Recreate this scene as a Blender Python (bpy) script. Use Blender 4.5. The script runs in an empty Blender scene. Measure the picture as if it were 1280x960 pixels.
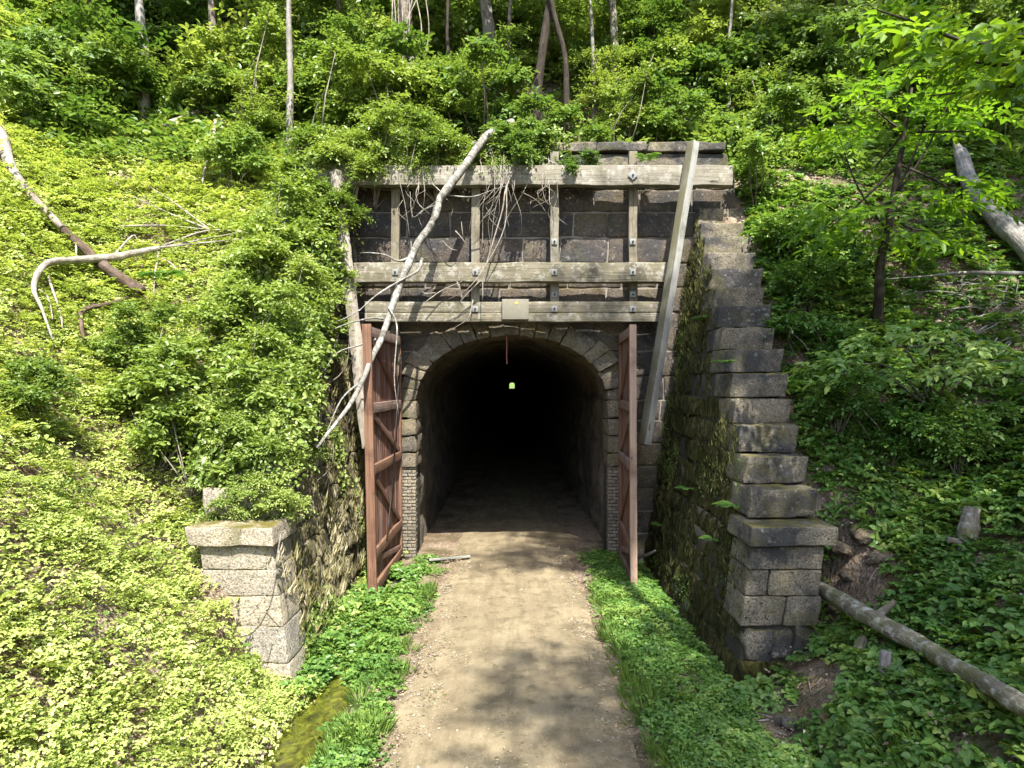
import bpy, math
import numpy as np
from mathutils import Vector

R = np.random.default_rng(7)
SC = bpy.context.scene
COL = SC.collection
F, HC = 870.0, 4.2            # focal length in photo pixels, camera height


# ------------------------------------------------------------------ helpers
def A3(v):
    return np.asarray(v, dtype=np.float64)


def nrm(v):
    v = np.asarray(v, float)
    return v / np.maximum(np.linalg.norm(v, axis=-1, keepdims=True), 1e-9)


def _h(ix, iy, iz, s):
    n = (ix * 374761393 + iy * 668265263 + iz * 2147483647 + s * 974711) & 0xFFFFFFFF
    n = ((n ^ (n >> 13)) * 1274126177) & 0xFFFFFFFF
    n = n ^ (n >> 16)
    return (n & 0xFFFF) / 65535.0


def noise3(P, s=0):
    P = np.asarray(P, float)
    i = np.floor(P).astype(np.int64)
    f = P - i
    f = f * f * (3 - 2 * f)
    r = 0
    for dx in (0, 1):
        for dy in (0, 1):
            for dz in (0, 1):
                w = (f[..., 0] if dx else 1 - f[..., 0]) * (f[..., 1] if dy else 1 - f[..., 1]) * (f[..., 2] if dz else 1 - f[..., 2])
                r = r + w * _h(i[..., 0] + dx, i[..., 1] + dy, i[..., 2] + dz, s)
    return r * 2 - 1


def noise2(X, Y, s=0):
    return noise3(np.stack([X, Y, np.zeros_like(X) + .37], -1), s)


def sstep(a, b, x):
    t = np.clip((x - a) / (b - a), 0, 1)
    return t * t * (3 - 2 * t)


def at(px, py, Y):
    return A3([(px - 640) / F * Y, Y, HC - (py - 480) / F * Y])


# ------------------------------------------------------------------ terrain
def smax(a, b, k=.5):
    m = np.maximum(a, b)
    return m + k * np.log(np.exp((a - m) / k) + np.exp((b - m) / k)) - k * .35


def th(X, Y):
    X = np.asarray(X, float)
    Y = np.asarray(Y, float)
    aX = np.abs(X)
    f = -.06 + .05 * noise2(X * 1.7, Y * 1.7, 3)
    f = f - .42 * np.exp(-((X + 2.62) / .46) ** 2) * sstep(12.8, 10.6, Y)
    f = f + .13 * np.exp(-((X - 2.1) / .55) ** 2) + .06 * np.exp(-((X + 1.95) / .25) ** 2)
    f = f - .3 * np.exp(-((X - 3.35) / .35) ** 2)
    f = np.where(aX < 1.5, -.06, f)
    l = -X - np.clip(3.5 - .31 * (10.1 - Y), 2.75, 3.5)
    zl = 1.17 * np.where(l < 10, np.maximum(l, 0), 10 + .55 * (l - 10))
    r = X - 3.55
    zr = .72 * np.maximum(r, 0)
    rough = .22 * noise2(X * .55, Y * .55, 5) + .09 * noise2(X * 1.9, Y * 1.9, 6) + .05 * noise2(X * 4.3, Y * 4.3, 16)
    g = np.where(X > 0, sstep(3.7, np.where(Y < 11.5, 5.6, 4.4), aX), sstep(3.2, 4.2, aX))
    e = np.where(Y < 18, .75 + 1.08 * (Y - 9.7), .75 + 1.08 * 8.3 + .82 * (Y - 18))
    e = np.where(Y > 75, .75 + 1.08 * 8.3 + .82 * 57, e)
    eg = e * g - 6 * (1 - g)
    side = np.where(X < 0, zl, zr)
    bank = smax(side, eg, .55) + rough * sstep(3.2, 5, aX)
    inch = np.maximum(f, np.where(aX > 3.0, np.minimum(bank, 99), -9))
    cap = (aX - 3.8) / .15
    walled = np.maximum(f, np.minimum(bank, cap))
    z = np.where(Y > 10.15, walled, inch)
    top = smax(np.where(aX > 3.2, side, -5), e, .55) + rough
    return np.where(Y > 17.7, np.maximum(top, e - .1 + rough), z)


def gp(px, py, y0=4.5, y1=60):
    """first hit of the sight line through a photo pixel with the terrain"""
    ys = np.arange(y0, y1, .03)
    X = (px - 640) / F * ys
    Z = HC - (py - 480) / F * ys
    below = Z < th(X, ys)
    i = int(np.argmax(below)) if below.any() else len(ys) - 1
    return A3([X[i], ys[i], th(X[i], ys[i])])


# ------------------------------------------------------------------ mesh making
class MB:
    def __init__(s):
        s.v, s.f, s.t, s.u, s.n = [], {3: [], 4: []}, [], [], 0

    def add(s, v, faces, tone=None, uvw=None):
        v = np.asarray(v, float)
        k = len(v)
        if k == 0:
            return s
        for f in faces if isinstance(faces, (list, tuple)) else [faces]:
            f = np.asarray(f, np.int64)
            s.f[f.shape[1]].append(f + s.n)
        s.v.append(v)
        s.t.append(np.broadcast_to(np.asarray(R.random() if tone is None else tone, float), (k,)))
        s.u.append(v if uvw is None else uvw)
        s.n += k
        return s

    # a block with rounded, chipped edges filling eight corners (index = 4x+2y+z)
    def hex(s, c, n=(4, 4, 4), r=.03, rough=.01, freq=3., tone=None):
        c = np.asarray(c, float).reshape(2, 2, 2, 3)
        L = np.array([np.linalg.norm(c[1].mean((0, 1)) - c[0].mean((0, 1))),
                      np.linalg.norm(c[:, 1].mean((0, 1)) - c[:, 0].mean((0, 1))),
                      np.linalg.norm(c[:, :, 1].mean((0, 1)) - c[:, :, 0].mean((0, 1)))])
        r = min(r, L.min() * .3)
        V, Q, off = [], [], 0
        ts = [np.concatenate([[0, .4 * r / L[a]], np.linspace(r / L[a], 1 - r / L[a], n[a] + 1), [1 - .4 * r / L[a], 1]]) for a in range(3)]
        for a in range(3):
            b, d = (a + 1) % 3, (a + 2) % 3
            for sd in (0., 1.):
                U, W = np.meshgrid(ts[b], ts[d], indexing='ij')
                p = np.zeros(U.shape + (3,))
                p[..., a], p[..., b], p[..., d] = sd, U, W
                nu, nw = U.shape
                ii = np.arange(nu * nw).reshape(nu, nw)
                q = np.stack([ii[:-1, :-1], ii[1:, :-1], ii[1:, 1:], ii[:-1, 1:]], -1).reshape(-1, 4)
                if sd == 0:
                    q = q[:, ::-1]
                V.append(p.reshape(-1, 3))
                Q.append(q + off)
                off += nu * nw
        P, Q = np.concatenate(V), np.concatenate(Q)
        q = (P - .5) * L
        inn = np.clip(q, -(L / 2 - r), L / 2 - r)
        d = q - inn
        ln = np.linalg.norm(d, axis=1, keepdims=True)
        q = inn + np.where(ln > 1e-9, d / np.maximum(ln, 1e-9) * r, 0)
        u = q / L + .5
        x, y, z = u[:, :1], u[:, 1:2], u[:, 2:]
        w = 0
        for i in (0, 1):
            for j in (0, 1):
                for k in (0, 1):
                    w = w + (x if i else 1 - x) * (y if j else 1 - y) * (z if k else 1 - z) * c[i, j, k]
        if rough:
            o = R.random(3) * 50
            w = w + rough * np.stack([noise3(w * freq + o, 1), noise3(w * freq + o, 2), noise3(w * freq + o, 4)], -1)
            w = w + rough * .45 * np.stack([noise3(w * freq * 3.3 + o, 1), noise3(w * freq * 3.3 + o, 2), noise3(w * freq * 3.3 + o, 4)], -1)
        s.add(w, Q, tone, q + R.random(3) * 40)
        return s

    def box(s, a, b, **k):
        a, b = A3(a), A3(b)
        c = [[(a, b)[i][0], (a, b)[j][1], (a, b)[m][2]] for i in (0, 1) for j in (0, 1) for m in (0, 1)]
        return s.hex(c, **k)

    # a sawn timber from p0 to p1; w across, h along 'up'
    def timber(s, p0, p1, w, h, up=(0, 0, 1), roll=0, n=None, r=.012, rough=.006, bow=0, tone=None):
        p0, p1 = A3(p0), A3(p1)
        d = nrm(p1 - p0)
        sd = nrm(np.cross(d, A3(up)))
        u = np.cross(sd, d)
        cr, sr = math.cos(roll), math.sin(roll)
        sd, u = sd * cr + u * sr, u * cr - sd * sr
        c = [(p0, p1)[i] + sd * w * (j - .5) + u * h * (k - .5) for i in (0, 1) for j in (0, 1) for k in (0, 1)]
        L = np.linalg.norm(p1 - p0)
        n = n or (max(3, int(L / .18)), 2, 2)
        return s.hex(c, n=n, r=r, rough=rough, freq=1.9, tone=tone)

    def tube(s, P, rad, sides=9, rough=.12, freq=3., tone=None, sub=4):
        P = A3(P)
        rad = np.broadcast_to(np.asarray(rad, float), (len(P),)) if np.ndim(rad) == 0 or len(np.atleast_1d(rad)) == len(P) else np.interp(np.linspace(0, 1, len(P)), np.linspace(0, 1, len(rad)), rad)
        if sub > 1 and len(P) > 2:      # Catmull-Rom
            E = np.vstack([2 * P[0] - P[1], P, 2 * P[-1] - P[-2]])
            o, rr = [], []
            for i in range(len(P) - 1):
                a, b, c, d = E[i:i + 4]
                for t in np.arange(sub) / sub:
                    o.append(.5 * (2 * b + (c - a) * t + (2 * a - 5 * b + 4 * c - d) * t * t + (3 * b - a - 3 * c + d) * t ** 3))
                    rr.append(rad[i] * (1 - t) + rad[i + 1] * t)
            P, rad = np.array(o + [P[-1]]), np.array(rr + [rad[-1]])
        m = len(P)
        T = nrm(np.gradient(P, axis=0))
        ref = A3([.31, .2, 1]) if abs(T[0][2]) < .9 else A3([1, .2, .1])
        sd = nrm(np.cross(T, ref))
        up = np.cross(sd, T)
        a = np.linspace(0, 2 * np.pi, sides, endpoint=False)
        ring = sd[:, None] * np.cos(a)[None, :, None] + up[:, None] * np.sin(a)[None, :, None]
        V = P[:, None] + ring * rad[:, None, None]
        k = 1 + rough * noise3(V * freq / max(rad.max() * 4, .2) + R.random() * 30, 2)
        V = P[:, None] + ring * (rad[:, None] * k)[..., None]
        ii = np.arange(m * sides).reshape(m, sides)
        jj = np.roll(ii, -1, 1)
        q = np.stack([ii[:-1], jj[:-1], jj[1:], ii[1:]], -1).reshape(-1, 4)
        V = np.concatenate([V.reshape(-1, 3), P[:1], P[-1:]])
        t1 = np.stack([jj[0], ii[0], np.full(sides, m * sides)], -1)
        t2 = np.stack([ii[-1], jj[-1], np.full(sides, m * sides + 1)], -1)
        le = np.concatenate([[0], np.cumsum(np.linalg.norm(np.diff(P, axis=0), axis=1))])
        U = np.stack([np.repeat(le, sides), np.tile(np.cos(a), m) * np.repeat(rad, sides), np.tile(np.sin(a), m) * np.repeat(rad, sides)], -1)
        U = np.concatenate([U, U[:1] * 0, U[-1:] * 0 + le[-1]]) + R.random(3) * 30
        return s.add(V, [q, t1, t2], tone, U)

    # leaves: base points, axes, normals
    def leaves(s, P, ax, N, L, W, fold=.16, droop=.16, tone=None):
        P, ax = np.asarray(P, float), nrm(ax)
        n = len(P)
        S = nrm(np.cross(ax, N))
        N = np.cross(S, ax)
        L = np.broadcast_to(np.asarray(L, float), (n,))[:, None]
        W = np.broadcast_to(np.asarray(W, float), (n,))[:, None]
        hw = W / 2
        v = np.stack([P,
                      P + ax * L * .3 - S * hw + N * fold * W,
                      P + ax * L * .68 - S * hw * .78 + N * (fold * W - droop * L * .4),
                      P + ax * L - N * droop * L,
                      P + ax * L * .68 + S * hw * .78 + N * (fold * W - droop * L * .4),
                      P + ax * L * .3 + S * hw + N * fold * W], 1).reshape(-1, 3)
        b = np.arange(n)[:, None] * 6
        q = np.concatenate([b + [0, 1, 2, 3], b + [0, 3, 4, 5]])
        t = R.random(n) if tone is None else np.broadcast_to(tone, (n,))
        return s.add(v, q, np.repeat(t, 6))

    def sprays(s, O, D, Lt, K, ll, lw, flat=.35, droop=.25, tone=None):
        """twigs at O towards D, each carrying K leaves in two ranks"""
        m = len(O)
        D = nrm(D)
        Lt = np.broadcast_to(np.asarray(Lt, float), (m,))
        tw = R.random(m) if tone is None else tone
        PP, AA, NN, TT, LL = [], [], [], [], []
        for k in range(K):
            t = (k + .6) / K
            p = O + D * (Lt * t)[:, None] - np.array([0, 0, 1]) * (droop * Lt * t * t)[:, None]
            dd = nrm(D - np.array([0, 0, 1]) * (droop * 2 * t))
            sd = nrm(np.cross(dd, [0, 0, 1]) + R.normal(0, .15, (m, 3)))
            if k == K - 1:
                ax = dd + R.normal(0, .2, (m, 3))
            else:
                ax = dd * .55 + sd * (1 if k % 2 else -1) + R.normal(0, .25, (m, 3))
            N = np.array([0, 0, 1]) + R.normal(0, flat, (m, 3)) + .25 * D
            PP.append(p), AA.append(ax), NN.append(N)
            TT.append(np.clip(tw * .75 + R.random(m) * .25, 0, 1))
            LL.append(ll * R.uniform(.65, 1.15, m))
        LL = np.concatenate(LL)
        return s.leaves(np.concatenate(PP), np.concatenate(AA), np.concatenate(NN), LL, LL * lw / ll, tone=np.concatenate(TT))

    def mesh(s, name, origin=(0, 0, 0), smooth=True):
        V = np.concatenate(s.v) - A3(origin)
        me = bpy.data.meshes.new(name)
        Fs = [np.concatenate(s.f[k]) for k in (4, 3) if s.f[k]]
        li = np.concatenate([f.ravel() for f in Fs])
        tot = np.concatenate([np.full(len(f), f.shape[1]) for f in Fs])
        st = np.concatenate([[0], np.cumsum(tot)[:-1]])
        me.vertices.add(len(V))
        me.vertices.foreach_set('co', V.astype(np.float32).ravel())
        me.loops.add(len(li))
        me.loops.foreach_set('vertex_index', li.astype(np.int32))
        me.polygons.add(len(tot))
        me.polygons.foreach_set('loop_start', st.astype(np.int32))
        me.update(calc_edges=True)
        me.polygons.foreach_set('use_smooth', np.full(len(tot), smooth))
        a = me.attributes.new('tone', 'FLOAT', 'POINT')
        a.data.foreach_set('value', np.concatenate(s.t).astype(np.float32))
        a = me.attributes.new('uvw', 'FLOAT_VECTOR', 'POINT')
        a.data.foreach_set('vector', np.concatenate(s.u).astype(np.float32).ravel())
        return me


def tagit(o, label, cat, group=None, kind=None):
    if label:
        o['label'] = label
    if cat:
        o['category'] = cat
    if group:
        o['group'] = group
    if kind:
        o['kind'] = kind
    return o


def thing(name, label, cat, loc, group=None):
    o = bpy.data.objects.new(name, None)
    COL.objects.link(o)
    o.location = Vector([float(x) for x in loc])
    o.empty_display_size = .2
    return tagit(o, label, cat, group)


def root_loc(o):
    while o.parent:
        o = o.parent
    return A3(o.location)


def part(name, mb, mat, parent, label=None, smooth=True, kind=None):
    me = mb.mesh(name, root_loc(parent), smooth)
    me.materials.append(mat)
    o = bpy.data.objects.new(name, me)
    COL.objects.link(o)
    o.parent = parent
    if label:
        o['label'] = label
    if kind:
        o['kind'] = kind
    return o


def solo(name, mb, mat, label, cat, loc=(0, 0, 0), group=None, smooth=True):
    me = mb.mesh(name, loc, smooth)
    me.materials.append(mat)
    o = bpy.data.objects.new(name, me)
    COL.objects.link(o)
    o.location = Vector([float(x) for x in loc])
    return tagit(o, label, cat, group)


def structure(name, mb, mat, smooth=True):
    me = mb.mesh(name, (0, 0, 0), smooth)
    me.materials.append(mat)
    o = bpy.data.objects.new(name, me)
    COL.objects.link(o)
    o['kind'] = 'structure'
    return o


def copy_thing(root, loc, rz, scale, label, group=None):
    r = root.copy()
    COL.objects.link(r)
    r.location = Vector([float(x) for x in loc])
    r.rotation_euler = (0, 0, rz)
    r.scale = (scale,) * 3 if np.ndim(scale) == 0 else scale
    r['label'] = label
    if group:
        r['group'] = group
    for c in root.children:
        k = c.copy()
        COL.objects.link(k)
        k.parent = r
    return r


# ------------------------------------------------------------------ materials
class NT:
    def __init__(s, name):
        s.m = bpy.data.materials.new(name)
        s.m.use_nodes = True
        s.t = s.m.node_tree
        s.t.nodes.clear()
        s.out = s.n('ShaderNodeOutputMaterial')

    def n(s, typ, **k):
        nd = s.t.nodes.new(typ)
        for a, b in k.items():
            setattr(nd, a, b)
        return nd

    def set(s, sock, v):
        if isinstance(v, bpy.types.NodeSocket):
            s.t.links.new(v, sock)
        elif hasattr(sock, 'default_value'):
            if np.ndim(v) == 1 and len(v) == 3 and sock.type == 'RGBA':
                v = (*v, 1)
            sock.default_value = v

    def attr(s, name, vec=False):
        nd = s.n('ShaderNodeAttribute', attribute_name=name)
        return nd.outputs['Vector' if vec else 'Fac']

    def pos(s):
        return s.n('ShaderNodeNewGeometry').outputs['Position']

    def scale(s, v, sc):
        nd = s.n('ShaderNodeVectorMath', operation='MULTIPLY')
        s.set(nd.inputs[0], v)
        nd.inputs[1].default_value = sc if np.ndim(sc) else (sc,) * 3
        return nd.outputs[0]

    def noise(s, v, sc=1., det=4., rough=.6, dist=0.):
        nd = s.n('ShaderNodeTexNoise')
        s.set(nd.inputs['Vector'], v)
        nd.inputs['Scale'].default_value = sc
        nd.inputs['Detail'].default_value = det
        nd.inputs['Roughness'].default_value = rough
        nd.inputs['Distortion'].default_value = dist
        return nd.outputs['Fac']

    def vor(s, v, sc=1., feat='F1'):
        nd = s.n('ShaderNodeTexVoronoi', feature=feat)
        s.set(nd.inputs['Vector'], v)
        nd.inputs['Scale'].default_value = sc
        return nd

    def ramp(s, f, *stops):
        nd = s.n('ShaderNodeValToRGB')
        s.set(nd.inputs[0], f)
        e = nd.color_ramp.elements
        while len(e) < len(stops):
            e.new(.5)
        for el, (p, c) in zip(e, stops):
            el.position = p
            el.color = (*c, 1) if np.ndim(c) else (c, c, c, 1)
        return nd.outputs[0]

    def mix(s, f, a, b, mode='MIX'):
        nd = s.n('ShaderNodeMix', data_type='RGBA', blend_type=mode)
        s.set(nd.inputs['Factor'], f)
        s.set(nd.inputs['A'] if False else nd.inputs[6], a)
        s.set(nd.inputs[7], b)
        return nd.outputs[2]

    def math(s, op, a, b=0.):
        nd = s.n('ShaderNodeMath', operation=op)
        s.set(nd.inputs[0], a)
        s.set(nd.inputs[1], b)
        return nd.outputs[0]

    def bump(s, h, st=.5, d=.02, nrm=None):
        nd = s.n('ShaderNodeBump')
        s.set(nd.inputs['Height'], h)
        nd.inputs['Strength'].default_value = st
        nd.inputs['Distance'].default_value = d
        if nrm is not None:
            s.set(nd.inputs['Normal'], nrm)
        return nd.outputs[0]

    def bsdf(s, col, rough=.8, normal=None, spec=.3, metal=0.):
        b = s.n('ShaderNodeBsdfPrincipled')
        s.set(b.inputs['Base Color'], col)
        s.set(b.inputs['Roughness'], rough)
        s.set(b.inputs['Specular IOR Level'], spec)
        s.set(b.inputs['Metallic'], metal)
        if normal is not None:
            s.set(b.inputs['Normal'], normal)
        return b.outputs[0]

    def done(s, sh):
        s.t.links.new(sh, s.out.inputs[0])
        return s.m

    def upness(s):
        nd = s.n('ShaderNodeSeparateXYZ')
        s.set(nd.inputs[0], s.n('ShaderNodeNewGeometry').outputs['Normal'])
        return nd.outputs[2]


def leaf_mat(name, c0, c1, c2, tr=.38, rough=.45):
    m = NT(name)
    t = m.attr('tone')
    rnd = m.n('ShaderNodeObjectInfo').outputs['Random']
    f = m.math('ADD', m.math('MULTIPLY', t, .5), m.math('MULTIPLY', rnd, .42))
    f = m.math('ADD', f, m.math('MULTIPLY', m.math('SUBTRACT', m.noise(m.pos(), .45, 3), .5), .95))
    col = m.ramp(f, (.12, c0), (.5, c1), (.9, c2))
    b = m.bsdf(col, rough, spec=.35)
    tl = m.n('ShaderNodeBsdfTranslucent')
    tc = m.mix(1., col, (1.25, 1.25, .55), 'MULTIPLY')
    m.set(tl.inputs[0], tc)
    mx = m.n('ShaderNodeMixShader')
    mx.inputs[0].default_value = tr
    m.t.links.new(b, mx.inputs[1])
    m.t.links.new(tl.outputs[0], mx.inputs[2])
    return m.done(mx.outputs[0])


def stone_mat(name, a, b, moss=.5, stain=.5, lich=.35):
    m = NT(name)
    p = m.pos()
    t = m.attr('tone')
    col = m.mix(m.noise(p, 1.6, 6, .62), a, b)
    k = sum(a) + sum(b)
    col = m.mix(.62, col, m.ramp(t, (0, tuple(k * x for x in (.095, .086, .075))), (.35, tuple(k * x for x in (.165, .145, .115))), (.7, tuple(k * x for x in (.22, .187, .135))), (1, tuple(k * x for x in (.14, .133, .122)))))
    sp = m.noise(p, 34, 6, .72)
    col = m.mix(m.ramp(sp, (.38, .9), (.54, 0.)), col, m.mix(.8, col, (.02, .02, .02)))
    sp2 = m.noise(p, 52, 5, .75)
    col = m.mix(m.ramp(sp2, (.55, 0.), (.68, .55)), col, tuple(min(.8, 2.6 * x) for x in b))
    st = m.noise(p, 1.05, 7, .68, .4)
    col = m.mix(m.math('MULTIPLY', m.ramp(st, (.46, 0.), (.58, 1.)), stain), col, (.04, .041, .044))
    li = m.noise(p, 9., 5, .7)
    col = m.mix(m.math('MULTIPLY', m.ramp(li, (.58, 0.), (.65, 1.)), lich), col, (.50, .48, .42))
    pit = m.noise(p, 17, 3, .6)
    col = m.mix(m.ramp(pit, (.27, .85), (.35, 0.)), col, (.025, .022, .02))
    u = m.math('MULTIPLY', m.ramp(m.upness(), (.45, 0.), (.85, 1.)), m.ramp(m.noise(p, 2.6, 6, .7), (.36, 0.), (.55, 1.)))
    col = m.mix(m.math('MULTIPLY', u, min(1., moss * 1.7)), col, m.mix(m.noise(p, 22, 4), (.05, .055, .012), (.16, .125, .035)))
    low = m.math('MULTIPLY', m.ramp(m.noise(p, 1.3, 6, .7, .5), (.52, 0.), (.62, 1.)), moss)
    col = m.mix(low, col, m.mix(m.noise(p, 14, 4), (.045, .05, .014), (.13, .11, .04)))
    hgt = m.math('ADD', m.math('MULTIPLY', m.noise(p, 7, 8, .7), 1.), m.math('MULTIPLY', m.noise(p, 45, 4, .7), .35))
    hgt = m.math('ADD', hgt, m.ramp(pit, (.26, -.0), (.36, .5)))
    return m.done(m.bsdf(col, .92, m.bump(hgt, 1., .045), .15))


def moss_wall(name, cols, pale, amount=.5):
    m = NT(name)
    p = m.pos()
    s = m.scale(p, (2.2, 2.2, .8))
    n1 = m.noise(s, 2.2, 7, .7, .6)
    n2 = m.noise(m.scale(p, (5, 5, 1.3)), 3.5, 6, .72, .8)
    n3 = m.noise(p, .8, 4, .6)
    c = m.ramp(n1, (.3, cols[0]), (.46, cols[1]), (.56, cols[2]), (.7, cols[3]))
    c = m.mix(m.ramp(n2, (.4, 1.), (.54, 0.)), c, m.mix(.75, c, (.012, .012, .008)))
    f = m.math('MULTIPLY', m.ramp(n2, (.55, 0.), (.66, 1.)), m.ramp(n3, (.4, 0.), (.62, amount)))
    c = m.mix(f, c, pale)
    h = m.math('ADD', m.math('MULTIPLY', n2, 1.2), n1)
    h = m.math('ADD', h, m.math('MULTIPLY', m.noise(p, 30, 5, .7), .4))
    return m.done(m.bsdf(c, .95, m.bump(h, 1., .09), .1))


def wood_mat(name, a, b, dark, moss=0., gr=1., lich=0., crack=.6, side=0.):
    m = NT(name)
    u = m.attr('uvw', True)
    p = m.pos()
    t = m.attr('tone')
    g = m.noise(m.scale(u, (.7, 16, 16)), 1.6, 6, .65, .3)
    g2 = m.noise(m.scale(u, (.35, 45, 45)), 1.5, 4, .7)
    col = m.mix(m.ramp(g, (.32, 0.), (.68, 1.)), a, b)
    col = m.mix(m.math('MULTIPLY', m.ramp(g2, (.34, 1.), (.5, 0.)), crack), col, dark)
    col = m.mix(m.math('MULTIPLY', m.math('SUBTRACT', t, .3), .55), col, m.mix(.55, b, (.42, .40, .38)))
    big = m.noise(p, 1.5, 5, .65)
    col = m.mix(m.math('MULTIPLY', m.ramp(big, (.5, 0.), (.68, 1.)), .65), col, dark)
    kn = m.noise(m.scale(u, (2.2, 9, 9)), 1., 2, .5)
    col = m.mix(m.ramp(kn, (.24, .9), (.29, 0.)), col, (.03, .025, .02))
    if lich:
        l = m.noise(p, 5.5, 6, .72)
        col = m.mix(m.math('MULTIPLY', m.ramp(l, (.52, 0.), (.6, 1.)), lich), col, (.5, .5, .45))
        l2 = m.noise(p, 4.2, 6, .75)
        col = m.mix(m.math('MULTIPLY', m.ramp(l2, (.55, 0.), (.62, 1.)), lich), col, (.035, .03, .025))
    if moss:
        up = m.ramp(m.upness(), (.2, .25), (.8, 1.))
        f = m.math('MULTIPLY', m.math('MULTIPLY', up, m.ramp(m.noise(p, 3.2, 6, .7), (.42, 0.), (.58, 1.))), moss)
        col = m.mix(f, col, m.mix(m.noise(p, 25, 3), (.04, .05, .012), (.15, .14, .04)))
    if side:                                # algae on the one weather side
        sx = m.n('ShaderNodeSeparateXYZ')
        m.set(sx.inputs[0], m.n('ShaderNodeNewGeometry').outputs['Normal'])
        f = m.math('MULTIPLY', m.ramp(sx.outputs[0], (.0, 1.), (.15, 0.)), side)
        f = m.math('MULTIPLY', f, m.ramp(m.noise(p, 1.3, 5, .6), (.3, .6), (.55, 1.)))
        col = m.mix(f, col, m.mix(m.noise(m.scale(u, (.6, 12, 12)), 2., 4), (.055, .052, .022), (.115, .102, .055)))
    h = m.math('ADD', m.math('MULTIPLY', g, .8), g2)
    return m.done(m.bsdf(col, .85, m.bump(h, .7 * gr, .02), .2))


def bark_mat(name, a, b, lich=.3, ring=False, moss=0.):
    m = NT(name)
    u = m.attr('uvw', True)
    p = m.pos()
    g = m.noise(m.scale(u, (2.2, 14, 14)) if not ring else m.scale(u, (16, 3, 3)), 1.4, 6, .68, .4)
    col = m.mix(m.ramp(g, (.36, 0.), (.62, 1.)), a, b)
    l = m.noise(p, 6, 6, .72)
    col = m.mix(m.math('MULTIPLY', m.ramp(l, (.5, 0.), (.6, 1.)), lich), col, (.55, .55, .5))
    l2 = m.noise(p, 2.7, 5, .7)
    col = m.mix(m.math('MULTIPLY', m.ramp(l2, (.55, 0.), (.65, 1.)), .6), col, (.05, .042, .035))
    if moss:
        col = m.mix(m.math('MULTIPLY', m.ramp(m.noise(p, 2.2, 5, .7), (.45, 0.), (.58, 1.)), moss), col, (.09, .10, .025))
    return m.done(m.bsdf(col, .9, m.bump(g, .9, .03), .15))


def ground_mat():
    m = NT('leaf_litter_soil')
    p = m.pos()
    v = m.vor(p, 16)
    v2 = m.vor(p, 41)
    c = m.ramp(v.outputs['Color'], (0, (0.080, 0.055, 0.038)), (.4, (0.192, 0.143, 0.101)), (.75, (0.336, 0.269, 0.197)), (1, (0.240, 0.151, 0.092)))
    c2 = m.ramp(v2.outputs['Color'], (0, (0.064, 0.046, 0.029)), (.5, (0.240, 0.185, 0.134)), (1, (0.360, 0.311, 0.244)))
    c = m.mix(.5, c, c2)
    n = m.noise(p, .7, 5, .65)
    c = m.mix(m.ramp(n, (.45, 0.), (.6, .75)), c, m.mix(m.noise(p, 20, 4), (0.056, 0.042, 0.025), (0.128, 0.088, 0.050)))
    g = m.noise(p, 1.1, 6, .7)
    c = m.mix(m.ramp(g, (.5, 0.), (.66, .6)), c, (0.048, 0.063, 0.017))
    h = m.math('ADD', m.math('MULTIPLY', v.outputs['Distance'], 1.2), m.noise(p, 30, 5, .7))
    return m.done(m.bsdf(c, .95, m.bump(h, .9, .05), .1))


def path_mat():
    m = NT('packed_limestone_path')
    p = m.pos()
    n = m.noise(p, .9, 6, .62)
    c = m.mix(m.ramp(n, (.35, 0.), (.65, 1.)), (.15, .122, .075), (.225, .187, .118))
    sx = m.noise(m.scale(p, (2.6, .16, 1)), 1.2, 5, .6)
    c = m.mix(m.ramp(sx, (.46, 0.), (.64, .65)), c, (.135, .105, .065))
    w_ = m.noise(m.scale(p, (1.6, .5, 1)), 2.2, 7, .7, .5)
    c = m.mix(m.ramp(w_, (.48, 0.), (.6, .5)), c, (.095, .078, .048))
    f = m.noise(p, 60, 4, .75)
    c = m.mix(m.ramp(f, (.4, .8), (.52, 0.)), c, m.mix(.5, c, (.11, .085, .055)))
    gr = m.vor(p, 26)
    c = m.mix(m.ramp(gr.outputs['Distance'], (.1, .55), (.2, 0.)), c, m.ramp(gr.outputs['Color'], (.2, (.14, .11, .08)), (.8, (.46, .41, .33))))
    d = m.noise(p, 3.4, 5, .7)
    c = m.mix(m.ramp(d, (.5, 0.), (.66, .7)), c, (.085, .068, .04))
    h = m.math('ADD', m.math('MULTIPLY', m.noise(p, 11, 6, .65), .8), m.math('MULTIPLY', m.noise(p, 70, 3, .7), .5))
    return m.done(m.bsdf(c, .95, m.bump(h, .75, .022), .15))


def water_mat():
    m = NT('algae_water')
    p = m.pos()
    n = m.noise(m.scale(p, (2.2, 1.6, 1)), 3.2, 9, .72, .8)
    c = m.ramp(n, (.35, (.015, .016, .006)), (.5, (.05, .055, .008)), (.68, (.12, .13, .014)))
    return m.done(m.bsdf(c, .12, m.bump(m.noise(p, 6, 3), .15, .02), .5))


def plain_mat(name, col, rough=.6, metal=0., var=.3):
    m = NT(name)
    p = m.pos()
    c = m.mix(m.math('MULTIPLY', m.noise(p, 9, 5, .7), var), col, tuple(x * .35 for x in col))
    return m.done(m.bsdf(c, rough, m.bump(m.noise(p, 40, 3), .2, .01), .3, metal))


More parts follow.
